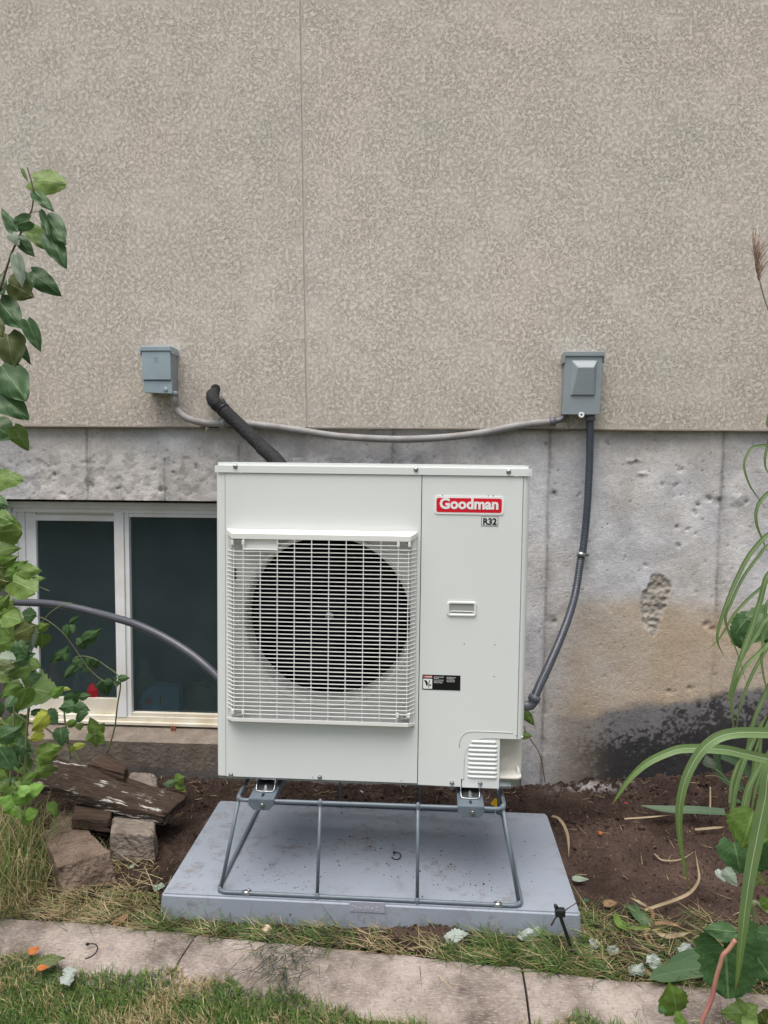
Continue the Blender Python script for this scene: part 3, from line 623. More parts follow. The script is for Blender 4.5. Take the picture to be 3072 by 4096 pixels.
# left pipe
e_ = empty('grey_pipe', tuple(W(33, 2409, -.33)), 'thick smooth slate grey pipe arching across the basement window to the unit', 'pipe')
lp = [(-160, 2440), (-60, 2418), (33, 2409), (108, 2410), (190, 2414), (271, 2425), (380, 2450), (472, 2475), (542, 2497), (624, 2533), (705, 2578), (787, 2634), (868, 2705), (960, 2800)]
tube('pipe_run', PW(lp, [-.2, -.24, -.27, -.30, -.32, -.35, -.38, -.42, -.45, -.48, -.51, -.54, -.57, -.60]), .0140, mat_pipe, e_, 18, 6)
# ------------------------------------------------------------------ PAD
pad = empty('equipment_pad', (.61, -.92, 0), 'grey-blue equipment pad on the soil, marked 24 x 48 x 3 on its front', 'equipment pad')
PZ = .076
bm = bmesh.new(); 
def ringz(z, o): return [bm.verts.new((x, y, z-.0055*(x/1.22-.4))) for x, y in ((-o, -.92-o), (1.22+o, -.92-o), (1.22+o, -.31+o), (-o, -.31+o))]
A = ringz(-.01, .006); B = ringz(PZ, 0); bm.faces.new(A[::-1]); bm.faces.new(B)
for k in range(4): bm.faces.new([A[k], A[(k+1) % 4], B[(k+1) % 4], B[k]])
bmesh.ops.bevel(bm, geom=[e for e in bm.edges if max(v.co.z for v in e.verts) > .03], offset=.006, segments=3, affect='EDGES')
bmobj('pad_body', bm, mat_pad, pad, False)
a_, b_ = W(1397, 3648, -.925), W(1539, 3613, -.925)
box('size_plate', a_.x, b_.x, -.9236, -.9205, a_.z, b_.z, mat_emboss, pad, .0006); text('size_text', '24 x 48 x 3', a_.x+.006, -.9241, a_.z+.006, .0185, M('emboss_face', (.42, .43, .5), None, .4), pad, .0006, sx=.93)
# ------------------------------------------------------------------ STAND
YB0, YB1, YT0, YT1 = -.906, G(1990, 3240, .0845).y, -.85, -.40
zb_ = PZ+.0085; zt_ = W(1500, 3219, YT0).z
bl_, br_ = W(868, 3566, YB0).x, W(2089, 3627, YB0).x; tl_, tr_ = W(945, 3199, YT0).x, W(2021, 3237, YT0).x
stand = empty('unit_stand', ((bl_+br_)/2, YB0, PZ), 'slate grey welded tube stand carrying the white unit on the pad', 'stand')
def zpad(x): return PZ+.0068-.0055*(x/1.22-.4)
zT = lambda x: W(945, 3199, YT0).z+(W(2021, 3237, YT0).z-W(945, 3199, YT0).z)*(x-tl_)/(tr_-tl_)
def roundrect(x0, x1, y0, y1, zf, r=.028, n=5):
    P = []
    for cx, cy, a0 in ((x1-r, y1-r, 0), (x0+r, y1-r, 90), (x0+r, y0+r, 180), (x1-r, y0+r, 270)):
        for k in range(n+1): a = R_(a0+90*k/n); x = cx+r*math.cos(a); P.append((x, cy+r*math.sin(a), zf(x)))
    return P+[P[0]]
RT = .0059
tube('base_frame', roundrect(bl_, br_, YB0, YB1, zpad), RT, mat_stand, stand, 12, 1); tube('top_frame', roundrect(tl_, tr_, YT0, YT1, zT), RT, mat_stand, stand, 12, 1)
for s in (0, 1):
    yb_, yt_ = (YB0, YT0) if s == 0 else (YB1, YT1)
    for xb_, xt_ in ((bl_+.008, tl_+.006), (W(1269, 3586, YB0).x, W(1281, 3214, YT0).x), (W(1669, 3604, YB0).x, W(1672, 3228, YT0).x), (br_-.008, tr_-.006)):
        dy = .01 if (xb_ < bl_+.02 or xb_ > br_-.02) else 0; sg = 1 if s == 0 else -1
        tube('leg', [(xb_, yb_+sg*dy, zpad(xb_)), (xt_, yt_+sg*dy, zT(xt_))], .0057 if dy else .0051, mat_stand, stand, 12, 1)
        for (x_, y_, z_) in ((xb_, yb_, zpad(xb_)), (xt_, yt_, zT(xt_))):
            lath('weld', [(.0, -.013), (.006, -.010), (.0085, -.004), (.0085, .004), (.005, .009), (0, .013)], (x_, y_+sg*dy, z_), mat_stand, stand, 'z', 10, False)
for px_ in (985, 1992):
    q = W(px_, 3575 if px_ < 1500 else 3623, YB0); tube('pipe_clip', [(q.x-.011, YB0, zpad(q.x)), (q.x+.011, YB0, zpad(q.x))], .0075, mat_steel, stand, 12, 1)
    box('clip_tab', q.x-.010, q.x+.010, YB0+.006, YB0+.028, zpad(q.x)-.009, zpad(q.x)-.006, mat_steel, stand, .0005)
    lath('clip_screw', [(.005, 0), (.005, .004), (.003, .006)], (q.x+.002, YB0+.020, zpad(q.x)-.006), mat_steel, stand, 'z', 10)
HU = .9726; UL, UZ, UY, LEAN = .129, .3790, -.7864, .0043
def Ux(px_, py_, dy=0):
    p = W(px_, py_, UY+dy); return (p.x-UL-LEAN*(p.z-UZ), p.z-UZ)
for c0_, c1_, tag_ in ((994, 1095, 0), (1831, 1937, 1)):
    xa, xb = W(c0_, 3250, YT0-.012).x, W(c1_, 3250, YT0-.012).x; xm = (xa+xb)/2; zt2 = zT(xm)+RT+.001
    e2 = empty('cross_bracket', (xm, YT0, zt2), parent=stand); e2.matrix_parent_inverse = parent_inv(stand)
    box('channel', xa, xb, YT0-.010, YT1+.012, zt2, zt2+.004, mat_stand, e2, .001)
    for x_ in (xa, xb-.003): box('channel_flange', x_, x_+.003, YT0+.012, YT1-.012, zt2-.020, zt2-.0005, mat_stand, e2, .0008)
    for y_ in (YT0-.013, YT1+.012.__float__()):
        poly('channel_lip', [(xa, zt2+.003), (xb, zt2+.003), (xb, zt2-.014), (xb-.014, zt2-.030), (xa+.014, zt2-.030), (xa, zt2-.014)], y_, y_+.0025, mat_stand, e2, .0005)
    lath('lip_bolt', [(.0068, 0), (.0068, -.004), (.0045, -.0045), (.004, -.008)], (xm+.004, YT0-.0135, zt2-.012), mat_steel, e2, 'y', 6)
    box('slot', xm-.004, xm+.004, YT0+.004, YT0+.026, zt2+.0041, zt2+.0046, mat_lblack, e2, 0)
    fx0, fx1 = xm-.028, xm+.029
    pf = []
    for k, (x_, z_) in enumerate(((fx0, UZ), (fx0+.004, zt2+.009), (fx0+.009, zt2+.0065), (fx1-.009, zt2+.0065), (fx1-.004, zt2+.009), (fx1, UZ))): pf.append((x_, UY-.028, z_))
    box('foot_plate', fx0+.003, fx1-.003, UY-.028, UY+.34, zt2+.0048, zt2+.0068, mat_galv, e2, 0)
    for x_ in (fx0, fx1-.0015): box('foot_flange', x_, x_+.0015, UY-.015, UY+.33, zt2+.0072, UZ-.001, mat_galv, e2, 0)
    tube('foot_edge', [(fx0, UY-.005, UZ), (fx0+.001, UY-.020, zt2+.012), (fx0+.005, UY-.028, zt2+.007), (xm, UY-.030, zt2+.0065), (fx1-.005, UY-.028, zt2+.007), (fx1-.001, UY-.020, zt2+.012), (fx1, UY-.005, UZ)], .0016, mat_steel, e2, 6, 3)
    lath('foot_bolt', [(.0095, 0), (.0095, .002), (.0075, .0022), (.0075, .009), (.004, .0095), (.004, .013)], (xm, UY-.010, zt2+.0068), mat_steel, e2, 'z', 6)
# ------------------------------------------------------------------ HEAT PUMP
unit = empty('heat_pump', (UL+.47, UY, UZ), 'white outdoor heat pump unit with a square fan grille, standing on the tube stand', 'heat pump')
UM = Matrix.Translation((UL, UY, UZ)) @ Matrix.Rotation(LEAN, 4, 'Y')
_start = len(bpy.data.objects)
before = set(bpy.data.objects)
# local frame: x right, y back, z up from the front lower left corner; parts are moved by UM afterwards
zlid = HU-.031; seam = (Ux(1686, 1885)[0]+Ux(1672, 3139)[0])/2; dep = .32
zfb = .004
def panel_L(n):  # front panel with a round hole
    cx, cz = Ux(1307, 2478)
    bm = bmesh.new(); x0, x1, z0, z1 = .030, seam-.0012, zfb, zlid-.0015; seg = 96
    inner = []; outer = []
    for k in range(seg):
        a = 2*math.pi*k/seg; dx, dz = math.cos(a), math.sin(a); inner.append(bm.verts.new((cx+.2655*dx, 0, cz+.2655*dz)))
        t_ = min([(x1-cx)/dx if dx > 1e-6 else 9, (x0-cx)/dx if dx < -1e-6 else 9, (z1-cz)/dz if dz > 1e-6 else 9, (z0-cz)/dz if dz < -1e-6 else 9]); outer.append(bm.verts.new((cx+dx*t_, 0, cz+dz*t_)))
    for k in range(seg): bm.faces.new([inner[k], outer[k], outer[(k+1) % seg], inner[(k+1) % seg]])
    for X_, Z_ in ((x0, z0), (x1, z0), (x1, z1), (x0, z1)):   # fill corners
        best = sorted(range(seg), key=lambda k: (outer[k].co.x-X_)**2+(outer[k].co.z-Z_)**2)[:2]
        v = bm.verts.new((X_, 0, Z_)); 
        try: bm.faces.new([outer[best[0]], v, outer[best[1]]])
        except Exception: pass
    # rim flange returns
    edges = [(x0, z0, x1, z0), (x1, z0, x1, z1)]
    vs = [bm.verts.new(p) for p in ((x0, 0, z0), (x1, 0, z0), (x1, .012, z0), (x0, .012, z0))]; bm.faces.new(vs)
    vs = [bm.verts.new(p) for p in ((x1, 0, z0), (x1, 0, z1), (x1, .012, z1), (x1, .012, z0))]; bm.faces.new(vs)
    bmesh.ops.recalc_face_normals(bm, faces=bm.faces[:])
    for f in bm.faces: 
        if abs(f.normal.y) > .9 and f.normal.y > 0: f.normal_flip()
    return bmobj('front_panel', bm, mat_white, unit), cx, cz
fp, cx, cz = panel_L(0)
# stamped shroud ring: flared bell mouth
bm = bmesh.new()
prof = [(.2675, -.0012), (.267, -.003), (.265, -.0042), (.2625, -.0030), (.260, .001), (.258, .002), (.256, .003), (.2535, .006), (.2515, .012), (.2505, .030), (.2505, .085)]
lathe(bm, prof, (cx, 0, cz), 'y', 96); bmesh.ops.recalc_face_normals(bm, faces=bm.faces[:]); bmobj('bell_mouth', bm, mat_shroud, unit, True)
poly('corner_post', [(0, zfb+.004), (.004, zfb), (.0292, zfb), (.0292, zlid-.0015), (0, zlid-.0015)], .0006, .0012, mat_white, unit)
# wrapped left post with rounded edge and sides
def wrap(name, pts, z0, z1, mat, th=.001):
    bm = bmesh.new(); A = [bm.verts.new((x, y, z0)) for x, y in pts]; B = [bm.verts.new((x, y, z1)) for x, y in pts]
    for k in range(len(pts)-1): bm.faces.new([A[k], A[k+1], B[k+1], B[k]])
    bmesh.ops.recalc_face_normals(bm, faces=bm.faces[:]); return bmobj(name, bm, mat, unit, True)
arc = lambda cx_, cy_, r, a0, a1, n=8: [(cx_+r*math.cos(R_(a0+(a1-a0)*k/n)), cy_+r*math.sin(R_(a0+(a1-a0)*k/n))) for k in range(n+1)]
bpy.data.objects.remove([o for o in set(bpy.data.objects)-before if o.name.startswith('corner_post')][0])
wrap('corner_post', [(.0288, .0005)]+arc(.016, .016, .0155, 270, 180)+[(.0005, dep)], zfb+.001, zlid-.0015, mat_white)
zc = Ux(2050, 2951)[1]; xcut = Ux(1850, 3000)[0]
# service panel with cut-out lower right
xl0 = Ux(1855, 3100)[0]; r_ = .070; xe = .94-.022
out = [(seam+.0012, zfb-.004), (xl0-.008, zfb-.006), (xl0-.008, zfb+.018), (xl0, zfb+.018), (xl0, zc-r_)]
for k in range(1, 9): a = R_(180-90*k/8); out.append((xl0+r_+r_*math.cos(a), zc-r_+r_*math.sin(a)))
out += [(xe, zc), (xe, zlid-.0015), (seam+.0012, zlid-.0015)]
poly('service_panel', out, 0, .0012, mat_white, unit)
bm = bmesh.new(); pts = [(xe, .0)]+arc(.94-.0225, .022, .022, 270, 360, 8)+[(.9395, dep)]
nb = 5; rows = []
zs_ = [zc, zc+.002, zc+.006, zc+.02, zlid-.0015]
for z_ in zs_: rows.append([bm.verts.new((x, y, z_)) for x, y in pts])
for i in range(len(rows)-1):
    for k in range(len(pts)-1): bm.faces.new([rows[i][k], rows[i][k+1], rows[i+1][k+1], rows[i+1][k]])
bmesh.ops.recalc_face_normals(bm, faces=bm.faces[:]); bmobj('side_panel', bm, mat_white, unit, True)
0 and box('side_crease', .94-.034, .94-.0335, -.0003, .0005, zc+.04, zlid-.01, mat_shroud, unit, 0)
# back, interior, base pan
box('rear_casing', .012, .93, dep-.010, dep-.002, .01, zlid-.002, mat_fin, unit, 0)
box('partition', seam+.004, seam+.008, .004, dep-.012, .01, zlid-.002, mat_black, unit, 0)
box('coil', .012, seam, dep-.045, dep-.012, .012, zlid-.004, mat_fin, unit, 0)
box('base_pan', .004, .935-.030, .003, dep-.002, -.004, .006, mat_galv, unit, .002)
# lid
bm = bmesh.new(); bx(bm, -.0035, .9435, -.0045, dep+.003, zlid, HU)
bmesh.ops.bevel(bm, geom=[e for e in bm.edges if abs(e.verts[0].co.z-e.verts[1].co.z) > .01 or (e.verts[0].co.z > zlid+.01)], offset=.010, segments=4, affect='EDGES'); bmobj('lid', bm, mat_white, unit, False)
# lower-right utility recess
zr = Ux(2040, 3110)[1]; x_c0, x_c1 = xl0+.0012, Ux(1998, 3050)[0]
cov = [(x_c0-.006, zfb-.008), (x_c1, zfb-.008), (x_c1, zc+.012), (x_c0+.015, zc+.012), (x_c0, zc-.02), (x_c0-.0005, zfb+.016), (x_c0-.006, zfb+.016)]
cv = poly('louvre_cover', cov, .0018, .0032, mat_white, unit)
vz0, vz1 = Ux(1930, 3113)[1], Ux(1930, 2955)[1]
for k in range(9):
    z_ = vz0+(vz1-vz0)*(k+.5)/9; h_ = (vz1-vz0)/9*.40; xa, xb = Ux(1873, 3000)[0]+(.006 if k == 8 else 0), Ux(1990, 3000)[0]-(.004 if k == 8 else 0)
    bm = bmesh.new(); n = 6; rws = []
    for j in range(7):
        tt = j/6; zz = z_+h_-2*h_*tt; yy = .0017-.0065*math.sin(math.pi*min(1, tt*.9+.12))*(.35+.65*tt) if j < 6 else .0017
        rws.append([bm.verts.new((x_, .0017 if q in (0, 5) else yy, zz)) for q, x_ in enumerate((xa, xa+.005, xa+.008, xb-.008, xb-.005, xb))])
    for i in range(6):
        for q in range(5): bm.faces.new([rws[i][q], rws[i+1][q], rws[i+1][q+1], rws[i][q+1]])
    bmesh.ops.recalc_face_normals(bm, faces=bm.faces[:]); bmobj('louvre_slat', bm, mat_white, unit, True)
xr1 = Ux(2087, 3000, .07)[0]
box('recess_panel', x_c1-.06, xr1, .070, .073, zr-.035, zc+.004, M('cream_inner_panel', (.62, .60, .54), None, .45), unit, 0)
box('recess_cheek', x_c1-.004, x_c1-.002, .004, .07, -.01, zc+.01, mat_white, unit, 0)
box('recess_roof', x_c1-.06, .936, .004, .30, zc+.0045, zc+.006, mat_white, unit, 0)
box('side_return', xr1-.002, xr1, .0735, .30, zr-.03, zc+.004, mat_white, unit, 0)
# base tray
tx0, tx1 = x_c1+.0005, Ux(2090, 3120)[0]+.001; zt0 = .026
tray = [(tx0, .012)]+[(tx1-.018+.018*math.cos(R_(a)), .030+.018*math.sin(R_(a))) for a in range(-90, 1, 15)]+[(tx1, .3), (tx0, .3)]
bm = bmesh.new(); f = bm.faces.new([bm.verts.new((x, y, .0)) for x, y in tray]); r = bmesh.ops.extrude_face_region(bm, geom=[f]); bmesh.ops.translate(bm, verts=[v for v in r['geom'] if isinstance(v, bmesh.types.BMVert)], vec=(0, 0, .022)); bmesh.ops.recalc_face_normals(bm, faces=bm.faces[:]); bmobj('tray_base', bm, mat_galv, unit)
tray2 = [(x-(0 if x < tx0+.001 else .001), y+.001) for x, y in tray]
bm = bmesh.new(); f = bm.faces.new([bm.verts.new((x, y, .0225)) for x, y in tray2]); r = bmesh.ops.extrude_face_region(bm, geom=[f]); bmesh.ops.translate(bm, verts=[v for v in r['geom'] if isinstance(v, bmesh.types.BMVert)], vec=(0, 0, .004)); bmesh.ops.recalc_face_normals(bm, faces=bm.faces[:]); bmobj('tray_cover', bm, M('cream_tray', (.70, .68, .62), None, .4), unit)
box('tray_lip', tx1-.012, tx1-.004, .040, .28, .027, .040, mat_white, unit, .002); q = Ux(2030, 3082, .06); box('tray_slot', q[0]-.006, q[0]+.006, .0688, .0699, zr-.028, zr-.024, mat_lblack, unit, 0)
# arc crease
arcp = []
for (x, y) in ((1837, 2985), (1839, 2960), (1850, 2937), (1868, 2924), (1893, 2921), (1960, 2922), (2052, 2926)): q = Ux(x, y); arcp.append((q[0], -.0002, q[1]))
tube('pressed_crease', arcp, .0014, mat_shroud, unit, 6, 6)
# screws, pinholes
sprof = [(.0072, 0), (.0072, -.001), (.0058, -.0012), (.0055, -.004), (.0035, -.0052), (.0022, -.0052), (.0018, -.0030)]
def screw(px_, py_, y=0, par=unit, s=1.):
    q = Ux(px_, py_); lath('screw', [(r*s, h*s) for r, h in sprof], (q[0], y, q[1]), mat_steel, par, 'y', 12)
for p in ((943, 1865), (1664, 1874), (2034, 1881)): screw(*p, -.0046)
for p in ((924, 3099), (1279, 3108), (1808, 3128)): screw(*p, -.0002)
screw(1921, 3130, .0016)
for p in ((1857, 2571), (1979, 2574), (1977, 2702), (1770, 1977), (1953, 1978), (1973, 1978), (2066, 2938), (1251, 3107), (1606, 3120)):
    q = Ux(*p); lath('pinhole', [(.0017, 0), (.0012, -.0006)], (q[0], -.0001, q[1]), mat_lblack, unit, 'y', 8)
# pocket handle
a_, b_ = Ux(1787, 2460), Ux(1907, 2402)
bm = bmesh.new(); outl = rrect(a_[0], b_[0], a_[1], b_[1], .008); inn = rrect(a_[0]+.008, b_[0]-.008, a_[1]+.008, b_[1]-.008, .004)
rings = [[bm.verts.new((x, y_, z)) for x, z in L] for L, y_ in ((outl, -.0003), (rrect(a_[0]+.002, b_[0]-.002, a_[1]+.002, b_[1]-.002, .007), -.0045), (rrect(a_[0]+.006, b_[0]-.006, a_[1]+.006, b_[1]-.006, .005), -.0045), (inn, -.001), ([(x, z+.002) for x, z in inn], .0))]
for A, B in zip(rings, rings[1:]):
    for k in range(len(A)): bm.faces.new([A[k], A[(k+1) % len(A)], B[(k+1) % len(A)], B[k]])
bmesh.ops.recalc_face_normals(bm, faces=bm.faces[:]); hobj = bmobj('pull_handle', bm, mat_white, unit, False)
# flat sheet whose grey paints the shade inside the handle pocket
bm = bmesh.new(); n = 8; xa, xb, za, zb2 = a_[0]+.008, b_[0]-.008, a_[1]+.008, b_[1]-.008
rws = []
for j in range(n+1):
    tt = j/n; zz = zb2+(za-zb2)*tt; yy = -.0006
    rws.append([bm.verts.new((x_, yy, zz)) for x_ in (xa, xb)])
for i in range(n): bm.faces.new([rws[i][0], rws[i+1][0], rws[i+1][1], rws[i][1]])
bmobj('handle_recess', bm, M('recess_shade_grey', (.36, .37, .35), None, .5), hobj)
tube('recess_lip', [(xa+.003, -.0010, za+.004), (xa+.006, -.0015, za+.007), (xb-.006, -.0015, za+.007), (xb-.003, -.0010, za+.004)], .0014, mat_white, hobj, 8, 4)
# badges
a_, b_ = Ux(1737, 2053), Ux(2016, 1981)
bdg = poly('brand_badge', rrect(a_[0], b_[0], a_[1]+.001, b_[1]-.0005, .010), -.0022, -.0002, mat_lwhite, unit)
poly('badge_face', rrect(a_[0]+.006, b_[0]-.006, a_[1]+.007, b_[1]-.0065, .006), -.0028, -.0023, mat_red, bdg)
text('badge_lettering', 'Goodman', (a_[0]+b_[0])/2, -.0033, a_[1]+.0180, .0430, mat_lwhite, bdg, .0004, .0016, 'CENTER', 1.0)
a_, b_ = Ux(1925, 2099), Ux(1993, 2062)
rp = poly('refrigerant_label', rrect(a_[0], b_[0], a_[1], b_[1], .001, 2), -.0009, -.0001, mat_lblack, unit)
poly('label_field', rrect(a_[0]+.0014, b_[0]-.0014, a_[1]+.0014, b_[1]-.0014, .0005, 2), -.0014, -.001, mat_white, rp)
text('label_lettering', 'R32', (a_[0]+b_[0])/2, -.0018, a_[1]+.0048, .0262, mat_lblack, rp, .0003, .0009, 'CENTER', .98)
a_, b_ = Ux(1689, 2754), Ux(1842, 2698)
dl = poly('danger_label', [(a_[0], a_[1]), (b_[0], a_[1]), (b_[0], b_[1]), (a_[0], b_[1])], -.0009, -.0001, mat_lblack, unit)
wd, hg = b_[0]-a_[0], b_[1]-a_[1]
fx = lambda u, v: (a_[0]+wd*u, b_[1]-hg*v)
def lrect(u0, v0, u1, v1, y, mt, nm): p, q = fx(u0, v1), fx(u1, v0); return box(nm, p[0], q[0], y-.0003, y, p[1], q[1], mt, dl, 0)
lrect(.02, .07, .26, .19, -.0012, mat_red, 'danger_field'); lrect(.02, .27, .26, .93, -.0012, mat_lwhite, 'pictogram_field')
q = fx(.03, .18); text('danger_lettering', '\u26a0 DANGER' if False else '! DANGER', q[0], -.0019, q[1], .0072, mat_lwhite, dl, .0002, .0001, sx=.78)
hand = [(.04, .37), (.10, .37), (.145, .52), (.14, .64), (.15, .68), (.175, .80), (.18, .87), (.165, .86), (.155, .76), (.13, .68), (.115, .66), (.125, .75), (.115, .76), (.095, .65), (.075, .50)]
poly('pictogram', [fx(u, v) for u, v in hand], -.0019, -.0016, mat_lblack, dl); poly('pictogram', [fx(u, v) for u, v in ((.185, .37), (.21, .37), (.165, .66), (.15, .64))], -.0019, -.0016, mat_lblack, dl)
poly('pictogram', [fx(u, v) for u, v in ((.165, .68), (.20, .64), (.235, .62), (.24, .64), (.205, .68), (.23, .71), (.22, .72), (.215, .76), (.205, .77), (.19, .72))], -.0019, -.0016, mat_lblack, dl)
for k, (u, v, s_, sz) in enumerate(((.30, .15, 'ROTATING PARTS', 1), (.30, .23, 'HAZARD', 1), (.30, .34, 'COULD CAUSE SEVERE', .8), (.30, .43, 'INJURY. DO NOT USE', .8), (.30, .51, 'FROM BOTH PARTS.', .8), (.64, .15, 'PIECES ROTATIVES', .9), (.64, .23, 'DANGEREUSES', .9), (.64, .33, 'PEUT CAUSER DES', .8), (.64, .42, 'BLESSURES GRAVES', .8))):
    q = fx(u, v+.03); text('warning_text', s_, q[0], -.0016, q[1], .0050*sz, mat_lwhite, dl, .0001, sx=.72)
# fan
fan = empty('fan', (cx, .12, cz), parent=unit); fan.matrix_parent_inverse = parent_inv(unit)
before_fan = True
lath('hub', [(.0, .03), (.035, .032), (.060, .042), (.072, .058), (.072, .10), (.0, .102)], (cx, .03, cz), mat_fan, fan, 'y', 32, False)
lath('hub_ring', [(.078, .09), (.085, .085), (.09, .09), (.085, .1)], (cx, .03, cz), mat_black, fan, 'y', 32, False)
lath('hub_nut', [(.0, -.012), (.005, -.012), (.0085, -.008), (.0085, 0), (.012, .001), (.013, .004)], (cx, .056, cz), mat_steel, fan, 'y', 16, False)
for k in range(3):
    bm = bmesh.new(); a0 = R_(120*k-20); rws = []
    for i in range(9):
        rr = .068+(.240-.068)*i/8; sp0 = R_(20+14*math.sin(i/8*1.5)); half = R_(38+12*i/8)
        rws.append([bm.verts.new((cx+rr*math.cos(a0+sp0+half*(u-.5)*2), .095-.055*(u-.5)*2*(.9)+.02*math.sin(math.pi*u), cz+rr*math.sin(a0+sp0+half*(u-.5)*2))) for u in np.linspace(0, 1, 9)])
    for i in range(8):
        for j in range(8): bm.faces.new([rws[i][j], rws[i][j+1], rws[i+1][j+1], rws[i+1][j]])
    bmobj('fan_blade', bm, mat_fan, fan, True)
box('motor_support', cx+.05, cx+.066, .15, .17, .05, zlid-.03, mat_fan, unit, .001); box('motor_support', cx-.066, cx-.05, .15, .17, .05, zlid-.03, mat_black, unit, .001)
# grille
gp = -.036
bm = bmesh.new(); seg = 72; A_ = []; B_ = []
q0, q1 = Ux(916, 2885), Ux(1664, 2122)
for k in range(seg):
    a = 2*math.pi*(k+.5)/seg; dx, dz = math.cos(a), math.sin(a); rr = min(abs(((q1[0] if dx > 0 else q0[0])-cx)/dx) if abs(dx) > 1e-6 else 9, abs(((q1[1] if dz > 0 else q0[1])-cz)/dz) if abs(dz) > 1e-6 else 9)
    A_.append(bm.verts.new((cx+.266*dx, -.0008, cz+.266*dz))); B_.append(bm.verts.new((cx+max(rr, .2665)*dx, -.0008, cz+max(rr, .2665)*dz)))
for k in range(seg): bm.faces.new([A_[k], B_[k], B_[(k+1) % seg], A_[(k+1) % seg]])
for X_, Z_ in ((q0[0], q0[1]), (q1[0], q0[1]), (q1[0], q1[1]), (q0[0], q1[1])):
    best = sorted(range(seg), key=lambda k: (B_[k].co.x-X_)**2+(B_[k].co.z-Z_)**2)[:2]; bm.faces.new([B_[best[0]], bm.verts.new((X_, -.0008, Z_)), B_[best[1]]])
bmesh.ops.recalc_face_normals(bm, faces=bm.faces[:]); bmobj('shade_plate', bm, mat_shroud, unit)  # added plate: darker grey paints the shade on the white panel here
gx0, gz1 = Ux(908, 2116); gx1 = Ux(1671, 2125)[0]; gz0 = Ux(910, 2890)[1]
fx0, fx1 = Ux(926, 2400, gp)[0], Ux(1640, 2400, gp)[0]
gz1 = Ux(1280, 2118)[1]; zcapf = Ux(1280, 2141, gp)[1]; zbotf = Ux(1280, 2880, gp)[1]; gz0 = Ux(1280, 2893, -.02)[1]-.001
gr_ = empty('fan_grille', (cx, gp, cz), parent=unit); gr_.matrix_parent_inverse = parent_inv(unit)
def cap(name, za, zb_, zc_, zd):   # chamfered rail: at panel [za..zb_], at front [zc_..zd]
    bm = bmesh.new(); P = []
    for (x_, y_, lo, hi) in ((gx0, -.0006, za, zb_), (gx0+.002, -.008, za, zb_-.002), (fx0, gp, zc_, zd), (fx1, gp, zc_, zd), (gx1-.002, -.008, za, zb_-.002), (gx1, -.0006, za, zb_)):
        P.append((bm.verts.new((x_, y_, lo)), bm.verts.new((x_, y_, hi))))
    for k in range(5): bm.faces.new([P[k][0], P[k+1][0], P[k+1][1], P[k][1]])
    bm.faces.new([p[1] for p in P]); bm.faces.new([p[0] for p in P][::-1]); bm.faces.new([P[0][0], P[0][1], P[5][1], P[5][0]])
    bmesh.ops.recalc_face_normals(bm, faces=bm.faces[:]); bev(bm, .0012, 2); return bmobj(name, bm, mat_grille, gr_)
cap('top_rail', gz1-.015, gz1, zcapf-.014, zcapf+.003); cap('bottom_rail', gz0, gz0+.008, zbotf-.012, zbotf)
zta, ztb = zcapf-.014, zbotf
nb = 44; pitch_ = (zta-ztb)/(nb)
bh = .0012; me_bar = None
bprof = [(gx0+.001, -.001), (gx0+.003, -.012), (fx0-.003, gp+.007), (fx0+.003, gp), (fx1-.003, gp), (fx1+.003, gp+.007), (gx1-.003, -.012), (gx1-.001, -.001)]
def barmesh(xmin=None, xmax=None):
    bp_ = [p for p in bprof]
    if xmin is not None: bp_ = [(xmin, gp)]+bprof[4:]
    if xmax is not None: bp_ = bprof[:4]+[(xmax, gp)]
    if xmin is not None and xmax is not None: bp_ = [(xmin, gp), (xmax, gp)]
    bm = bmesh.new(); R4 = []
    for i, (x_, y_) in enumerate(bp_):
        # inward normal approx
        if i == 0: tx, ty = bp_[1][0]-x_, bp_[1][1]-y_
        elif i == len(bp_)-1: tx, ty = x_-bp_[i-1][0], y_-bp_[i-1][1]
        else: tx, ty = bp_[i+1][0]-bp_[i-1][0], bp_[i+1][1]-bp_[i-1][1]
        l = math.hypot(tx, ty); nx_, ny_ = -ty/l*.0035, tx/l*.0035
        R4.append([bm.verts.new(p) for p in ((x_, y_, -bh*.7), (x_, y_, bh*.7), (x_+nx_, y_+ny_, bh), (x_+nx_, y_+ny_, -bh))])
    for a, b in zip(R4, R4[1:]):
        for k in range(4): bm.faces.new([a[k], b[k], b[(k+1) % 4], a[(k+1) % 4]])
    bmesh.ops.recalc_face_normals(bm, faces=bm.faces[:]); me = bpy.data.meshes.new('grille_bar'); bm.to_mesh(me); bm.free(); me.materials.append(mat_grille); return me
full = barmesh(); hx0, hx1 = Ux(974, 2150, gp)[0], Ux(1109, 2150, gp)[0]; zh0 = Ux(1040, 2194, gp)[1]
cl0, cr1 = Ux(975, 2150, gp)[0], Ux(1600, 2150, gp)[0]
b_right = barmesh(hx1, cr1); b_bot = barmesh(cl0, cr1); b_r2 = barmesh(hx1, None)
inv = parent_inv(gr_)
def addbar(me, z):
    o = bpy.data.objects.new('grille_bar', me); C.objects.link(o); o.parent = gr_; o.matrix_parent_inverse = inv; o.location = (0, 0, z); return o
for k in range(1, nb):
    z = ztb+pitch_*k
    if k == nb-1: me = b_right
    elif z > zh0-.002: me = b_r2
    elif k == 1: me = b_bot
    else: me = full
    addbar(me, z)
def vbar(x, y, za, zb_, w=.0012, d=.0045, y2=None):
    return box('grille_upright', x-w, x+w, y+.001, y+d, za, zb_, mat_grille, gr_, 0)
xv0, xv9 = Ux(972, 2463, gp)[0], Ux(1590, 2463, gp)[0]
for k in range(10):
    x = xv0+(xv9-xv0)*k/9; top = zta
    if k in (1,): top = zh0-.004
    vbar(x, gp, ztb, top)
vbar(fx0+.006, gp, ztb+pitch_, zta-.03); vbar(fx1-.006, gp, ztb+pitch_, zta-.03)
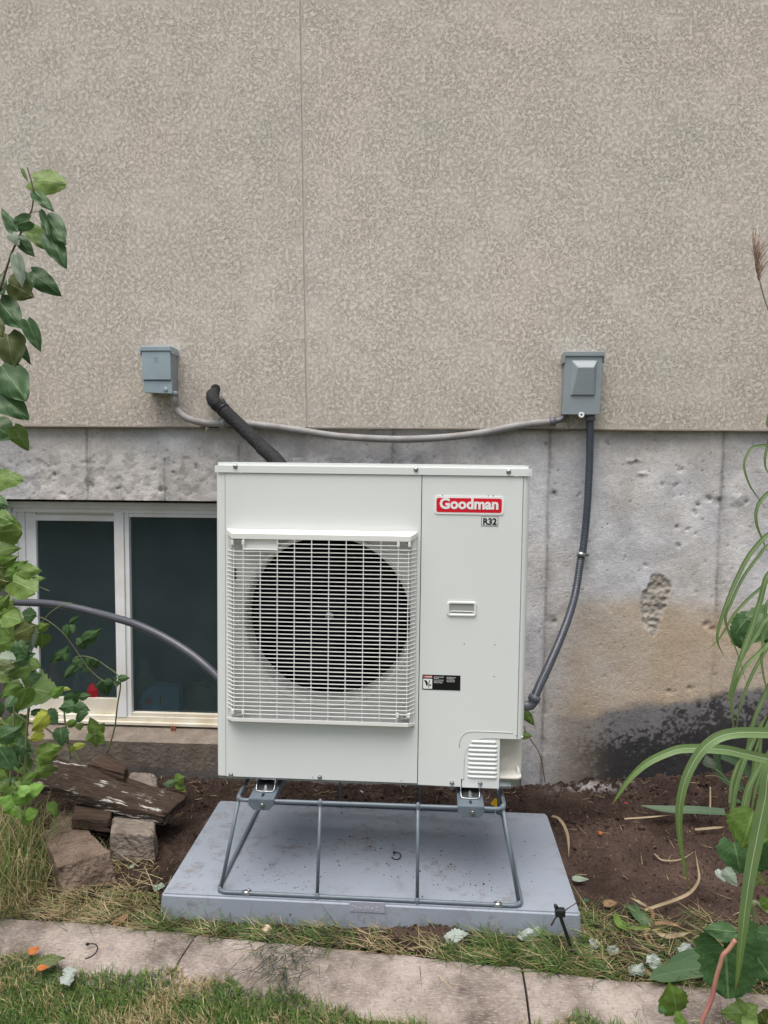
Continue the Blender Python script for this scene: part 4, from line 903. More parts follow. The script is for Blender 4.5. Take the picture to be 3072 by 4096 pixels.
for s in (0, 1):
    for k in range(4):
        u = .15+.22*k; x = (gx0+.003+(fx0-gx0-.004)*u) if s == 0 else (gx1-.003-(gx1-fx1-.004)*u); vbar(x, -.012+(gp+.007+.012)*u, gz0+.004, gz1-.016, .0010, .004)
# label pocket in grille
box('pocket_plate', hx0, hx1, gp+.014, gp+.016, zh0, zta, mat_grille, gr_, 0); box('pocket_wall', hx0-.0015, hx0+.0015, gp, gp+.016, zh0-.002, zta, mat_grille, gr_, .0004)
box('pocket_wall', hx1-.0015, hx1+.0015, gp, gp+.016, zh0-.002, zta, mat_grille, gr_, .0004); box('pocket_wall', hx0-.002, hx1+.002, gp-.0005, gp+.016, zh0-.004, zh0-.0005, mat_grille, gr_, .0004)
for (a_, b2) in ((950, 2155), (1616, 2160), (950, 2855), (1612, 2866)):
    q = Ux(a_, b2, gp); up = b2 < 2400
    for s_ in (-1, 1): box('clip_lug', q[0]+s_*.0165-.004, q[0]+s_*.0165+.004, gp-.001, gp+.010, q[1]-.008-(.010 if up else -.006), q[1]+.006-(.010 if up else -.006), mat_grille, gr_, .001)
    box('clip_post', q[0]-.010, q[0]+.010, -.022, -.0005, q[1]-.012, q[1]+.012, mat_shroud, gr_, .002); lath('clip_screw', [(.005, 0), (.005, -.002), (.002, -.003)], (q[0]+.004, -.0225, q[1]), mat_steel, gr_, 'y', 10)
q = Ux(942, 2297); box('vent_slot', q[0]-.003, q[0]+.003, -.0008, -.0001, q[1]-.02, q[1]+.02, mat_lblack, unit, 0)
# move every part of the unit into place
bpy.context.view_layer.update()
newo = [o for o in bpy.data.objects if o not in before]
uinv = unit.matrix_basis.inverted()
for o in newo:
    if o.parent == unit: o.matrix_parent_inverse = uinv @ UM @ (unit.matrix_basis @ o.matrix_parent_inverse if True else Matrix())
# ------------------------------------------------------------------ WOOD AND STONES
def rock(name, top, ztop, zbot, mat, label, cat, group, rough_=.006, sub=14, taper=0, seed=1, bevel=.010, lean=None):
    # top: list of 4 image points; ztop: 4 heights
    P = [G(x, y, z) for (x, y), z in zip(top, ztop)]; c = sum(P, Vector())/4
    bm = bmesh.new(); A = [bm.verts.new(p) for p in P]; off = lean or (0, 0)
    B = [bm.verts.new((p.x+(p.x-c.x)*taper+off[0], p.y+(p.y-c.y)*taper+off[1], zb)) for p, zb in zip(P, zbot)]
    bm.faces.new(A); bm.faces.new(B[::-1])
    for k in range(4): bm.faces.new([A[k], B[k], B[(k+1) % 4], A[(k+1) % 4]])
    bmesh.ops.recalc_face_normals(bm, faces=bm.faces[:]); bev(bm, bevel, 2)
    bmesh.ops.subdivide_edges(bm, edges=bm.edges[:], cuts=sub, use_grid_fill=True)
    from mathutils import noise
    bm.normal_update()
    for v in bm.verts:
        n = noise.fractal(v.co*22+Vector((seed*3, 0, 0)), 1.0, 2.0, 4); n2 = noise.fractal(v.co*70+Vector((seed, 0, 0)), 1.0, 2.0, 2)
        side = 1.5 if abs(v.normal.z) < .6 else .5
        v.co += v.normal*(n*rough_*side+n2*rough_*.4*side)
    me = bpy.data.meshes.new(name); bm.to_mesh(me); bm.free(); ax = (P[1]-P[0]); 
    rot = math.atan2(ax.y, ax.x); Mx = Matrix.Translation((c.x, c.y, min(zbot))) @ Matrix.Rotation(rot, 4, 'Z')
    me.transform(Mx.inverted()); o = link(name, me, mat, None, True); o.matrix_world = Mx
    return tag(o, label, cat, group)
s3 = lambda x, y: (x*.586, 2800+y*.586)
gs = 'stone blocks heaped left of the pad'
rock('stone_block', [s3(385, 1140), s3(755, 1035), s3(600, 880), s3(290, 905)], [.10, .105, .10, .085], [0, 0, 0, 0], mat_stone, 'large tan stone block with a dark stain, frontmost of the heap', 'stone block', gs, .005, 8, .03, 3, .008, (.02, -.01))
rock('stone_block', [s3(745, 905), s3(1048, 915), s3(1058, 820), s3(775, 760)], [.105, .10, .095, .095], [0, 0, 0, 0], mat_stone2, 'grey stone block with split face, propping the right end of the plank', 'stone block', gs, .0045, 8, .02, 5, .009, (.01, -.005))
rock('stone_block', [s3(870, 560), s3(1075, 590), s3(1065, 490), s3(885, 478)], [.08, .08, .08, .08], [0, 0, 0, 0], mat_stone2, 'rounded stone block half hidden behind the plank', 'stone block', gs, .006, 8, .04, 8, .02)
rock('stone_block', [s3(290, 900), s3(560, 900), s3(520, 740), s3(400, 745)], [.08, .08, .08, .08], [0, 0, 0, 0], mat_stone, 'flat dusty stone block tucked under the left end of the plank', 'stone block', gs, .005, 8, .02, 9, .012)
rock('plank', [s3(255, 560), s3(1120, 800), s3(1270, 650), s3(360, 385)], [.205, .115, .125, .215], [.165, .082, .09, .18], mat_plank, 'long weathered brown plank with flaking white paint, lying across the stones', 'plank', None, .004, 22, 0, 11, .003)
gt = 'old timber offcuts in the heap'
rock('timber_block', [s3(600, 435), s3(845, 500), s3(875, 450), s3(738, 352)], [.20, .20, .20, .225], [.155, .155, .16, .16], mat_timber, 'dark timber offcut with a split end, resting on top of the plank', 'timber block', gt, .003, 10, 0, 13, .003)
rock('timber_block', [s3(490, 800), s3(755, 820), s3(755, 730), s3(520, 700)], [.125, .12, .12, .13], [.085, .075, .06, .085], mat_timber, 'brown timber offcut wedged under the middle of the plank', 'timber block', gt, .003, 10, 0, 14, .003)
rock('timber_block', [s3(268, 830), s3(332, 850), s3(320, 770), s3(262, 760)], [.10, .10, .10, .10], [.05, .05, .05, .05], mat_timber, 'small timber end poking out by the tall grass, leftmost of the offcuts', 'timber block', gt, .003, 6, 0, 15, .002)
q = G(551, 3080, .02); tag(tube('rebar_stub', [(q.x, q.y, -.02), (q.x+.002, q.y, .055)], .003, M('rust', (.09, .04, .03), None, .8), None, 8, 1), 'short rusty rod sticking out of the soil behind the stones', 'rebar')
# ------------------------------------------------------------------ LEAVES
def leaf_me(kind, seed):
    r = random.Random(seed); nv, nu = 14, 4
    V = []; UV = []; ph_ = [r.uniform(0, 6.28) for _ in range(6)]; rag = .22 if kind == 'torn' else .05
    fold = r.uniform(.08, .3); curl = r.uniform(-.05, .35); tw = r.uniform(-.25, .25)
    for i in range(nv+1):
        t = i/nv
        if kind == 'cordate': w_ = .5*(math.sin(math.pi*min(1, (t*.97+.03))**.62))**.8*(1-.15*t); back = .07*(1-t)**3
        elif kind == 'torn': w_ = .5*math.sin(math.pi*(t*.9+.05))**.5; back = 0
        elif kind == 'rasp': w_ = .5*(math.sin(math.pi*(t*.97+.03)**.66))**.95*(1.06-.1*t); back = .04*(1-t)
        elif kind == 'round': w_ = .5*(math.sin(math.pi*(t*.94+.04)**.72))**.6*(1+.08*math.sin(t*9+seed)); back = .12*(1-t)**2
        else: w_ = .5*(1-t**3)
        w_ *= 1+rag*(.6*math.sin(t*11+ph_[0])+.4*math.sin(t*23+ph_[1]))
        if kind in ('rasp', 'round') and 0 < i < nv: w_ *= 1+(.10 if i % 2 else -.06)
        for j in range(-nu, nu+1):
            u = j/nu; x = u*w_; 
            z = -abs(x)*fold+ (.022*math.sin((t*7-abs(u)*1.2)*6.283/1.0) if kind in ('rasp', 'round') else 0)*abs(u)
            z += -curl*(t-.3)**2*1.2+tw*x*(t-.4)+(.09 if kind == 'torn' else .022)*(math.sin(u*3+t*5+seed)+.6*math.sin(u*6.5-t*9+ph_[2]))+(.012*math.sin(t*17+u*4+ph_[3]))
            y = t-back*abs(u)*2.+(.03*abs(u) if kind == 'rasp' else 0)
            V.append((x, y, z)); UV.append((u*.5+.5, t))
    n = 2*nu+1; Fc = [(i*n+j, i*n+j+1, (i+1)*n+j+1, (i+1)*n+j) for i in range(nv) for j in range(2*nu)]
    me = bpy.data.meshes.new('leaf'); me.from_pydata(V, [], Fc); ul = me.uv_layers.new(name='UVMap')
    li = np.zeros(len(me.loops), np.int32); me.loops.foreach_get('vertex_index', li); ul.data.foreach_set('uv', np.array(UV, np.float32)[li].ravel()); me.shade_smooth(); me.update(); return me
LME = {}
def leafmesh(kind, var, mk):
    k = (kind, var, mk)
    if k not in LME: me = leaf_me(kind, var*7+hash(kind) % 1 + len(kind)); me.materials.append(LM[mk]); LME[k] = me
    return LME[k]
lr = random.Random(5)
def leaf(B, T, wpx_ratio, kind, mk, parent, tilt=None, name='leaf'):
    B, T = Vector(B), Vector(T); y = T-B; L = y.length; y.normalize()
    view = (Vector(CAM)-B).normalized(); n = view+Vector((lr.uniform(-.3, .3), 0, lr.uniform(-.1, .45)))
    if tilt: n = Vector(tilt)
    n = (n-y*n.dot(y)).normalized(); x = y.cross(n)
    Mx = Matrix(((x.x*L*wpx_ratio, y.x*L, n.x*L, B.x), (x.y*L*wpx_ratio, y.y*L, n.y*L, B.y), (x.z*L*wpx_ratio, y.z*L, n.z*L, B.z), (0, 0, 0, 1)))
    o = bpy.data.objects.new(name, leafmesh(kind, lr.randrange(9), mk)); C.objects.link(o)
    if parent: o.parent = parent; o.matrix_parent_inverse = parent_inv(parent)
    o.matrix_basis = Mx; return o
def leaves(lst, conv, Y, kind, par, jit=.04, default='mid'):
    for it in lst:
        x0, y0, x1, y1, wd_ = it[:5]; mk = it[5] if len(it) > 5 else default; kd = it[6] if len(it) > 6 else kind
        d = Y+lr.uniform(-jit, jit); a = conv(x0, y0); b = conv(x1, y1); sc_ = math.hypot(x1-x0, y1-y0)
        leaf(W(*a, d), W(*b, d-lr.uniform(-.015, .03)), wd_/sc_*(1.2 if kd != 'rasp' else 1.08), kd, mk, par)
def stem(pts, conv, Y, r, mat, par, name='stem'):
    return tube(name, [tuple(W(*conv(x, y), (Y if not hasattr(Y, '__len__') else Y[i]))) for i, (x, y) in enumerate(pts)], r, mat, par, 7, 5)
# young tree upper left
c1_ = lambda x, y: (x*.588, 600+y*.588)
p1 = empty('young_tree', tuple(W(-60, 1900, -1.15)), 'young tree shoot with heart-shaped dark leaves climbing the upper left edge', 'tree')
stem([(185, 120), (215, 220), (228, 300), (215, 410), (185, 460), (130, 590), (80, 700), (40, 820), (10, 920), (-40, 1050), (-60, 1400), (-60, 1900), (-80, 2400), (-110, 3600), (-130, 5250)], c1_, -1.15, [.0013, .002, .0028, .004, .005], mat_stemb, p1, 'trunk')
stem([(215, 425), (245, 418), (280, 420)], c1_, -1.15, .0009, mat_stem, p1); stem([(140, 570), (180, 550), (240, 560)], c1_, -1.15, .0009, mat_stem, p1); stem([(0, 860), (50, 805), (110, 800)], c1_, -1.15, .0009, mat_stemb, p1); stem([(-30, 1040), (-10, 1030), (20, 1045)], c1_, -1.15, .0009, mat_stemb, p1)
leaves([(232, 200, 440, 225, 140, 'mid', 'round'), (238, 285, 365, 408, 75), (200, 480, 50, 525, 105), (90, 545, 5, 378, 65), (318, 450, 438, 632, 115), (275, 412, 330, 590, 36), (207, 525, 350, 690, 115, 'mid'), (330, 575, 442, 785, 105), (125, 600, 226, 722, 80), (65, 550, 130, 650, 45, 'pale'), (108, 718, 150, 932, 78, 'pale'), (190, 835, 210, 965, 60), (212, 835, 408, 980, 128), (58, 905, 218, 1000, 140, 'olive'), (-8, 1030, 145, 1212, 130), (185, 1160, 277, 1366, 98), (50, 1250, 90, 1480, 175, 'olive'), (100, 1275, 208, 1458, 70, 'dark'), (10, 1470, 182, 1710, 185), (-10, 1660, 185, 1812, 150), (-60, 1870, 100, 1960, 190), (95, 1890, 198, 2045, 110, 'mid'), (-40, 2240, 150, 2240, 120, 'mid', 'round'), (-30, 1700, 75, 1800, 90, 'olive'), (-40, 860, 20, 980, 90), (-50, 1150, 20, 1270, 90, 'olive'), (150, 130, 190, 215, 22, 'mid')], c1_, -1.15, 'cordate', p1, .05, 'dark')
# bramble thicket
c2_ = lambda x, y: (x*.497, 2200+y*.497)
p2 = empty('bramble_thicket', tuple(G(60, 3330, 0)), 'dense bramble thicket with large green leaves at the lower left edge', 'bramble')
for st_, r__ in (([(240, 600), (230, 900), (245, 1080), (220, 1400), (210, 1560), (200, 1850)], .004), ([(110, 1100), (115, 1300), (100, 1600), (80, 1900)], .0035), ([(0, 240), (60, 255), (110, 250), (250, 275), (400, 330)], .0013), ([(0, 990), (100, 1040), (200, 1110)], .0018), ([(0, 1350), (60, 1450), (150, 1700)], .003), ([(520, 1180), (520, 1350), (550, 1530), (570, 1680)], .003), ([(120, 1310), (220, 1380), (360, 1430), (440, 1490), (560, 1570), (650, 1720)], .0028), ([(580, 425), (510, 440), (400, 510), (290, 650), (240, 800)], .0015), ([(140, 1690), (230, 1770), (290, 1830)], .002)):
    stem(st_, c2_, -.72, r__, mat_stem, p2)
leaves([(0, 120, 130, 60, 85), (75, 160, 215, 92, 60), (135, 175, 325, 165, 115), (50, 215, 150, 165, 75), (106, 252, 290, 335, 170, 'mid', 'round'), (235, 240, 360, 222, 60), (-20, 480, 72, 365, 90), (-20, 530, 60, 480, 60), (25, 530, 185, 570, 125), (-10, 540, 112, 735, 140), (190, 535, 288, 515, 95, 'dark', 'round'), (110, 690, 260, 610, 150, 'olive'), (272, 615, 258, 832, 75, 'pale'), (300, 640, 395, 600, 60), (345, 680, 330, 802, 105), (285, 690, 300, 800, 70, 'dark'), (150, 735, 215, 862, 105, 'dark'), (130, 900, 270, 835, 80, 'dark'), (-20, 860, 115, 880, 90, 'pale'), (-20, 920, 122, 940, 90, 'olive'), (215, 935, 55, 1010, 135, 'mid', 'round'), (235, 1045, 330, 1005, 90, 'dark'), (198, 1110, 430, 1150, 225, 'mid', 'round'), (212, 1115, 150, 1300, 150), (160, 1070, -10, 1190, 120), (415, 1180, 510, 1100, 70, 'bright'), (508, 1112, 572, 1122, 30, 'yellow'), (115, 1180, 40, 1270, 90, 'dark'), (580, 1250, 722, 1290, 95, 'dark'), (585, 1250, 455, 1275, 85, 'dark'), (535, 1225, 645, 1150, 70, 'dark'), (630, 1185, 722, 1168, 40, 'dark'), (608, 1335, 692, 1310, 65, 'dark'), (375, 1300, 465, 1395, 110, 'dark'), (250, 1310, 375, 1290, 60, 'dark'), (372, 1320, 232, 1465, 120, 'yellow'), (345, 1470, 225, 1535, 85, 'yellow'), (485, 1430, 500, 1580, 112, 'dark'), (540, 1415, 615, 1375, 50), (635, 1395, 645, 1455, 62), (770, 1470, 725, 1348, 85), (775, 1475, 835, 1400, 75), (765, 1480, 845, 1560, 80), (755, 1480, 690, 1545, 70), (765, 1490, 775, 1592, 60), (590, 1580, 692, 1562, 58, 'yellow'), (592, 1585, 552, 1640, 34, 'yellow'), (-20, 1520, 155, 1440, 150, 'dark'), (-20, 1590, 120, 1530, 110), (-5, 1600, 105, 1770, 150, 'dark'), (120, 1560, 250, 1610, 135, 'dark'), (295, 1650, 482, 1590, 100), (285, 1700, 468, 1655, 90), (268, 1790, 458, 1755, 80), (165, 1870, 292, 1790, 70), (405, 2030, 450, 2150, 75)], c2_, -.78, 'rasp', p2, .06, 'mid')
fill = []
for k in range(70):
    x = lr.uniform(-60, 240)*(1 if k % 2 else .6); y = lr.uniform(60, 2000); a = lr.uniform(-.6, 2.6); l = lr.uniform(80, 150)
    if y > 1300: x *= .9
    fill.append((x, y, x+l*math.cos(a), y+l*math.sin(a), l*lr.uniform(.65, .95), lr.choice(('dark', 'mid', 'mid', 'olive', 'mid'))))
leaves(fill, c2_, -.55, 'rasp', p2, .10)
leaves([(-40, 2130, 87, 2120, 120, 'mid', 'round'), (-30, 2060, 50, 2085, 60), (-50, 2210, 70, 2190, 70), (-40, 1990, 30, 2020, 50, 'dark'), (-60, 2260, 60, 2250, 90, 'dark'), (-60, 2330, 50, 2300, 90)], lambda x, y: (x, y), -.62, 'rasp', p2, .05, 'mid')
p3 = empty('bramble_sprig', tuple(W(*c2_(860, 1630), -.22)), 'thin arching bramble shoot hanging in front of the left window sash', 'bramble')
stem([(280, 533), (370, 560), (500, 660), (600, 790), (680, 910), (740, 980), (830, 1050), (930, 1060)], c2_, -.25, .0016, mat_stem, p3)
stem([(610, 857), (680, 855), (770, 880), (860, 940), (940, 1000), (970, 1080), (945, 1250), (920, 1440), (860, 1640)], c2_, [-.25]*5+[-.24, -.22, -.20, -.2], [.0014, .002, .0028, .0035], mat_stem, p3)
leaves([(562, 588, 632, 528, 38), (545, 600, 540, 712, 78), (580, 600, 590, 665, 40), (658, 742, 797, 642, 85), (658, 742, 608, 710, 52), (658, 750, 680, 803, 65), (532, 822, 392, 912, 75), (530, 822, 548, 768, 52), (535, 830, 528, 908, 52), (612, 925, 498, 1042, 75), (612, 915, 665, 945, 90), (580, 905, 640, 885, 45), (690, 870, 735, 935, 70), (722, 942, 650, 982, 50), (728, 935, 792, 900, 50), (832, 1060, 755, 1106, 48), (842, 1068, 860, 1182, 90), (838, 1060, 902, 1055, 36), (948, 1032, 1037, 1028, 52), (940, 1040, 905, 1020, 30), (940, 1050, 940, 1098, 36)], c2_, -.25, 'rasp', p3, .015, 'dark')
p4 = empty('bright_seedling', tuple(G(*c2_(150, 2240), 0)), 'bright lime green young bramble among tall grass at the left edge', 'bramble')
stem([(120, 2060), (170, 2120), (160, 2250), (150, 2400)], c2_, -.92, .002, mat_stem, p4); stem([(220, 1950), (215, 2050), (180, 2150)], c2_, -.92, .0015, mat_stem, p4)
leaves([(115, 2040, -15, 2000, 100), (112, 2060, 0, 2115, 75), (125, 2040, 205, 1960, 80), (122, 2065, 150, 2160, 80), (215, 1960, 145, 1895, 85), (225, 1950, 348, 1895, 90), (222, 1960, 225, 2045, 75), (205, 2135, 305, 2100, 75), (195, 2140, 140, 2110, 60), (210, 2150, 240, 2230, 75)], c2_, -.92, 'rasp', p4, .02, 'bright')
p5 = empty('seedling', tuple(G(700, 3150, 0)), 'tiny low seedling with one yellow leaf on the soil right of the plank', 'plant')
leaves([(1190, 560, 1110, 575, 45, 'dark'), (1190, 560, 1250, 530, 60), (1200, 570, 1260, 600, 45), (1210, 580, 1265, 625, 35, 'yellow')], s3, -.22, 'rasp', p5, .01)
# sprig behind the unit at right
p6 = empty('wall_weed', tuple(G(2150, 3130, .03)), 'small weed with two leaves peeping out behind the right side of the unit', 'plant')
stem([(2180, 3130), (2160, 3020), (2105, 2930), (2080, 2860)], lambda x, y: (x, y), -.25, .0016, mat_stemb, p6)
leaves([(2098, 2850, 2140, 2905, 34), (2085, 2940, 2128, 2942, 30)], lambda x, y: (x, y), -.3, 'cordate', p6, .005)
# ------------------------------------------------------------------ long blades
def blade(pts, width, Y, mk, par, name='blade', nseg=6, fold=.25, up=None):
    if up is None:
        pts3 = [tuple(W(x, y, Y)) for x, y in pts]
        if pts[0][0] > 3050:      # carry the blade on to its root in the clump
            f = pts3[0]; pts3 = [(f[0]+.26, Y+.12, .0), (f[0]+.22, Y+.09, f[2]*.55), (f[0]+.11, Y+.03, f[2]+.02)]+pts3
        P = smoothpath(pts3, nseg)
    else: P = smoothpath(pts, nseg)
    n = len(P); T = np.gradient(P, axis=0); T /= np.linalg.norm(T, axis=1)[:, None]; V = []; UV = []
    for i in range(n):
        t_ = i/(n-1); wv = (CAM-P[i]) if up is None else np.array(up); wv = wv/np.linalg.norm(wv); s = np.cross(T[i], wv); s /= np.linalg.norm(s)+1e-9; nn = np.cross(s, T[i])
        hw = width*.51*(np.interp(t_, np.linspace(0, 1, 5), (.85, 1, 1, .75, .06)))
        for u in (-1, -.5, 0, .5, 1): V.append(P[i]+s*u*hw+nn*abs(u)*hw*fold); UV.append((u*.5+.5, t_*2))
    Fc = [(i*5+j, i*5+j+1, (i+1)*5+j+1, (i+1)*5+j) for i in range(n-1) for j in range(4)]
    return mesh(name, np.array(V), Fc, LM[mk], par, True, None, UV)
I = lambda x, y: (x, y); f2 = lambda l: [(x*1.8519, y*1.8519) for x, y in l]
g1_ = empty('maiden_grass', tuple(G(3150, 3400, .05)), 'maiden grass with long arching banded blades at the right edge', 'ornamental grass')
pxm = lambda Y: (Y-CAM[1])/F    # metres per photo pixel at that depth
blade(f2([(1690, 1646), (1659, 1640), (1610, 1629), (1560, 1619), (1480, 1617), (1440, 1627), (1395, 1650), (1358, 1685), (1335, 1718), (1322, 1738)]), 36*pxm(-1.15), -1.15, 'blade', g1_)
blade(f2([(1690, 1587), (1659, 1583), (1590, 1583), (1545, 1596), (1510, 1628), (1482, 1680), (1468, 1740), (1468, 1800), (1478, 1870), (1491, 1928)]), 40*pxm(-1.4), -1.4, 'blade', g1_)
blade(f2([(1672, 1650), (1652, 1730), (1635, 1810), (1620, 1890), (1610, 1960), (1602, 2030), (1594, 2100), (1588, 2140)]), 50*pxm(-1.45), -1.45, 'blade', g1_)
c8 = lambda l: [(2000+x*.646, 2200+y*.646) for x, y in l]; thin = lambda pts, w_, Y_=-.9: blade(pts, w_*pxm(Y_), Y_, 'blade', g1_)
thin(c8([(1700, -120), (1560, 10), (1470, 170), (1400, 340), (1350, 500), (1350, 580), (1392, 662)]), 17)
thin(c8([(1680, -40), (1600, 40), (1500, 180), (1430, 330), (1395, 420), (1420, 520), (1470, 640), (1530, 840)]), 12)
thin(c8([(1680, 130), (1610, 320), (1560, 480), (1500, 640), (1450, 800), (1430, 930), (1440, 1050), (1452, 1120)]), 20)
thin(c8([(1680, 400), (1590, 520), (1510, 640), (1460, 760), (1425, 870), (1400, 950)]), 18)
thin(c8([(1700, 560), (1600, 640), (1520, 720), (1475, 800), (1440, 900), (1430, 980)]), 15)
thin(c8([(1700, 170), (1610, 240), (1520, 320), (1450, 400), (1390, 500), (1340, 570), (1285, 612)]), 12, -.85)
thin(c8([(1680, 300), (1640, 420), (1625, 600), (1620, 700), (1650, 850), (1700, 900)]), 12)
thin([(2050+x*.616, 1300+y*.616) for x, y in ((1720, 775), (1640, 780), (1560, 795), (1515, 860), (1505, 930), (1540, 1040), (1600, 1130), (1650, 1200))], 10)
thin([(2050+x*.616, 1300+y*.616) for x, y in ((1720, 1060), (1650, 1100), (1600, 1160), (1580, 1230), (1590, 1310), (1625, 1400), (1660, 1480))], 14)
thin([(2050+x*.616, 1300+y*.616) for x, y in ((1700, 700), (1660, 780), (1640, 860), (1645, 930), (1680, 990))], 12)
thin([(2050+x*.616, 1300+y*.616) for x, y in ((1700, 560), (1662, 600), (1655, 650), (1690, 700))], 12)
c3b = lambda l: [(2600+x*.2845, 2900+y*.2845) for x, y in l]
thin(c3b([(1250, 1600), (1330, 1100), (1400, 850), (1550, 560), (1700, 330)]), 22, -.9); thin(c3b([(1150, 1500), (1170, 1060), (1230, 760), (1330, 480), (1420, 280), (1560, 0), (1660, -150)]), 22, -.85)
thin(c3b([(1330, 1400), (1420, 850), (1480, 580), (1540, 380), (1570, 100), (1600, -100)]), 14, -.85); thin(c3b([(1120, 1100), (1150, 800), (1230, 560), (1290, 450)]), 12, -.85)
thin([(3100, 2560), (3040, 2640), (2990, 2740), (2960, 2830), (2940, 2960)], 15, -.7); thin([(3110, 2700), (3050, 2800), (3010, 2900), (2985, 3010), (2960, 3100)], 18, -.7); thin([(3110, 2850), (3060, 2920), (3020, 3010), (3000, 3140)], 16, -.75); thin([(3100, 2980), (3040, 3100), (3010, 3220), (3000, 3330)], 16, -.75)
# plume
pb = lambda x, y: (2700+x*.678, 800+y*.678)
stem([(500, 480), (530, 590), (570, 700), (640, 900), (720, 1600), (730, 2700), (720, 4150)], pb, -1.0, .0018, mat_stem, g1_)
for k in range(70):
    s0 = (470+lr.uniform(-6, 10)+k*.35, 300+k*2.6); tx = s0[0]+lr.choice((-1, 1, 1))*lr.uniform(3, 20)+ (lr.uniform(20, 90) if k % 3 == 0 else 0); ty = s0[1]-lr.uniform(50, 170)
    d_ = -1.0+lr.uniform(-.02, .02); tube('plume_strand', [tuple(W(*pb(*s0), d_)), tuple(W(*pb((s0[0]+tx)/2-6, (s0[1]+ty)/2), d_)), tuple(W(*pb(tx, ty), d_+lr.uniform(-.02, .02)))], [.0011, .0005], mat_plume, g1_, 4, 3)
# strap leaves lying on the soil
gd = lambda x, y, z=.02: tuple(G(x, y, z))
def lying(pts, w_, mk, name, label, cat, zs_=.02, fold=.1):
    P = [gd(x, y, (zs_ if not hasattr(zs_, '__len__') else zs_[i])+float(soil_h(np.array([G(x, y, .02).x]), np.array([G(x, y, .02).y]))[0])*.8) for i, (x, y) in enumerate(pts)]
    o = blade(P, w_, 0, mk, None, name, 5, fold, up=(0, -.6, .8)); return tag(o, label, cat)
lying([(2900, 3248), (2780, 3240), (2660, 3236), (2562, 3222)], .030, 'iris', 'strap_leaf', 'long flat green strap leaf lying on the soil under the arching blades', 'leaf', .03)
lying([(2800, 3815), (2730, 3840), (2655, 3878)], .036, 'iris', 'strap_leaf', 'dark green strap leaf nearer the wall of the two beside the edging', 'leaf', .03); lying([(2830, 3872), (2740, 3880), (2650, 3898), (2598, 3912)], .044, 'iris', 'strap_leaf', 'broad cut strap leaf lying along the edge of the right edging slab', 'leaf', .04)
cl_ = empty('cut_lily', gd(2598, 3690), 'chopped lily clump with green stubs and curled dry leaves', 'plant')
for pts, w_, mk in (([(2598, 3705), (2550, 3660), (2508, 3612)], .030, 'iris'), ([(2575, 3680), (2550, 3640), (2538, 3604)], .014, 'iris'), ([(2505, 3708), (2475, 3690), (2460, 3648)], .026, 'mid'), ([(2600, 3712), (2550, 3714), (2500, 3710)], .010, 'mid'),
    ([(2580, 3640), (2640, 3620), (2700, 3600), (2760, 3570), (2795, 3520), (2790, 3460), (2780, 3400)], .009, 'straw'), ([(2590, 3625), (2612, 3660), (2590, 3710), (2580, 3740), (2600, 3770), (2640, 3800)], .010, 'brown'), ([(2585, 3625), (2550, 3605), (2520, 3590)], .008, 'straw'), ([(2610, 3720), (2660, 3745), (2720, 3740), (2760, 3730)], .012, 'straw'), ([(2600, 3700), (2650, 3690), (2700, 3700), (2730, 3715)], .010, 'brown')):
    blade([gd(x, y, .02+.012*(i % 2)) for i, (x, y) in enumerate(pts)], w_, 0, mk, cl_, 'strap', 5, .3, up=(0, -.6, .8))
gsl = 'dry curled leaves on the soil'
lying([(2208, 3264), (2241, 3281), (2270, 3340), (2276, 3428)], .012, 'straw', 'dry_leaf', 'curled brown dry leaf just right of the pad, standing upright in view', 'leaf', [.03, .045, .05, .025], .4)
lying([(2498, 3275), (2600, 3268), (2700, 3258)], .006, 'straw', 'dry_leaf', 'long thin straw below the flat strap leaf', 'straw', .02); lying([(2780, 3318), (2850, 3312), (2900, 3308)], .009, 'straw', 'dry_leaf', 'pale straw piece pointing at the broad leaf from the left', 'straw', .02)
lying([(2618, 3415), (2650, 3440), (2720, 3438), (2780, 3405)], .005, 'straw', 'dry_leaf', 'thin dry stalk curving across the bare smooth soil', 'straw', .015); lying([(2841, 3147), (2841, 3210), (2838, 3270)], .006, 'straw', 'dry_leaf', 'single pale straw standing upright in view near the wall', 'straw', .02)
# right bramble
c4 = lambda x, y: (2650+x*.292, 3450+y*.292); c3 = lambda x, y: (2600+x*.2845, 2900+y*.2845)
p7 = empty('bramble_bush', tuple(G(3150, 3750, 0)), 'bramble with broad dark leaves and a pink-red cane at the lower right corner', 'bramble')
stem([(1000, 1060), (900, 1200), (830, 1270), (790, 1400), (750, 1530), (710, 1700), (680, 1850), (620, 2000), (550, 2150), (520, 2260)], c4, -1.5, [.0045, .0045, .005], mat_stemr, p7, 'cane'); stem([(1445, 700), (1290, 560), (1240, 580), (1270, 800), (1290, 1000)], c4, -1.2, .006, mat_stem, p7, 'cane')
stem([(1290, 800), (1200, 800), (1130, 980)], c4, -1.2, .002, mat_stem, p7); stem([(1340, 780), (1445, 890)], c4, -1.2, .002, mat_stem, p7); stem([(390, 2180), (450, 2170), (540, 2190)], c4, -1.5, .002, mat_stem, p7)
leaves([(1440, 1250, 1250, 1750, 500, 'mid'), (880, 1220, 880, 1221, 1)][:1], c3, -1.25, 'rasp', p7, .01)
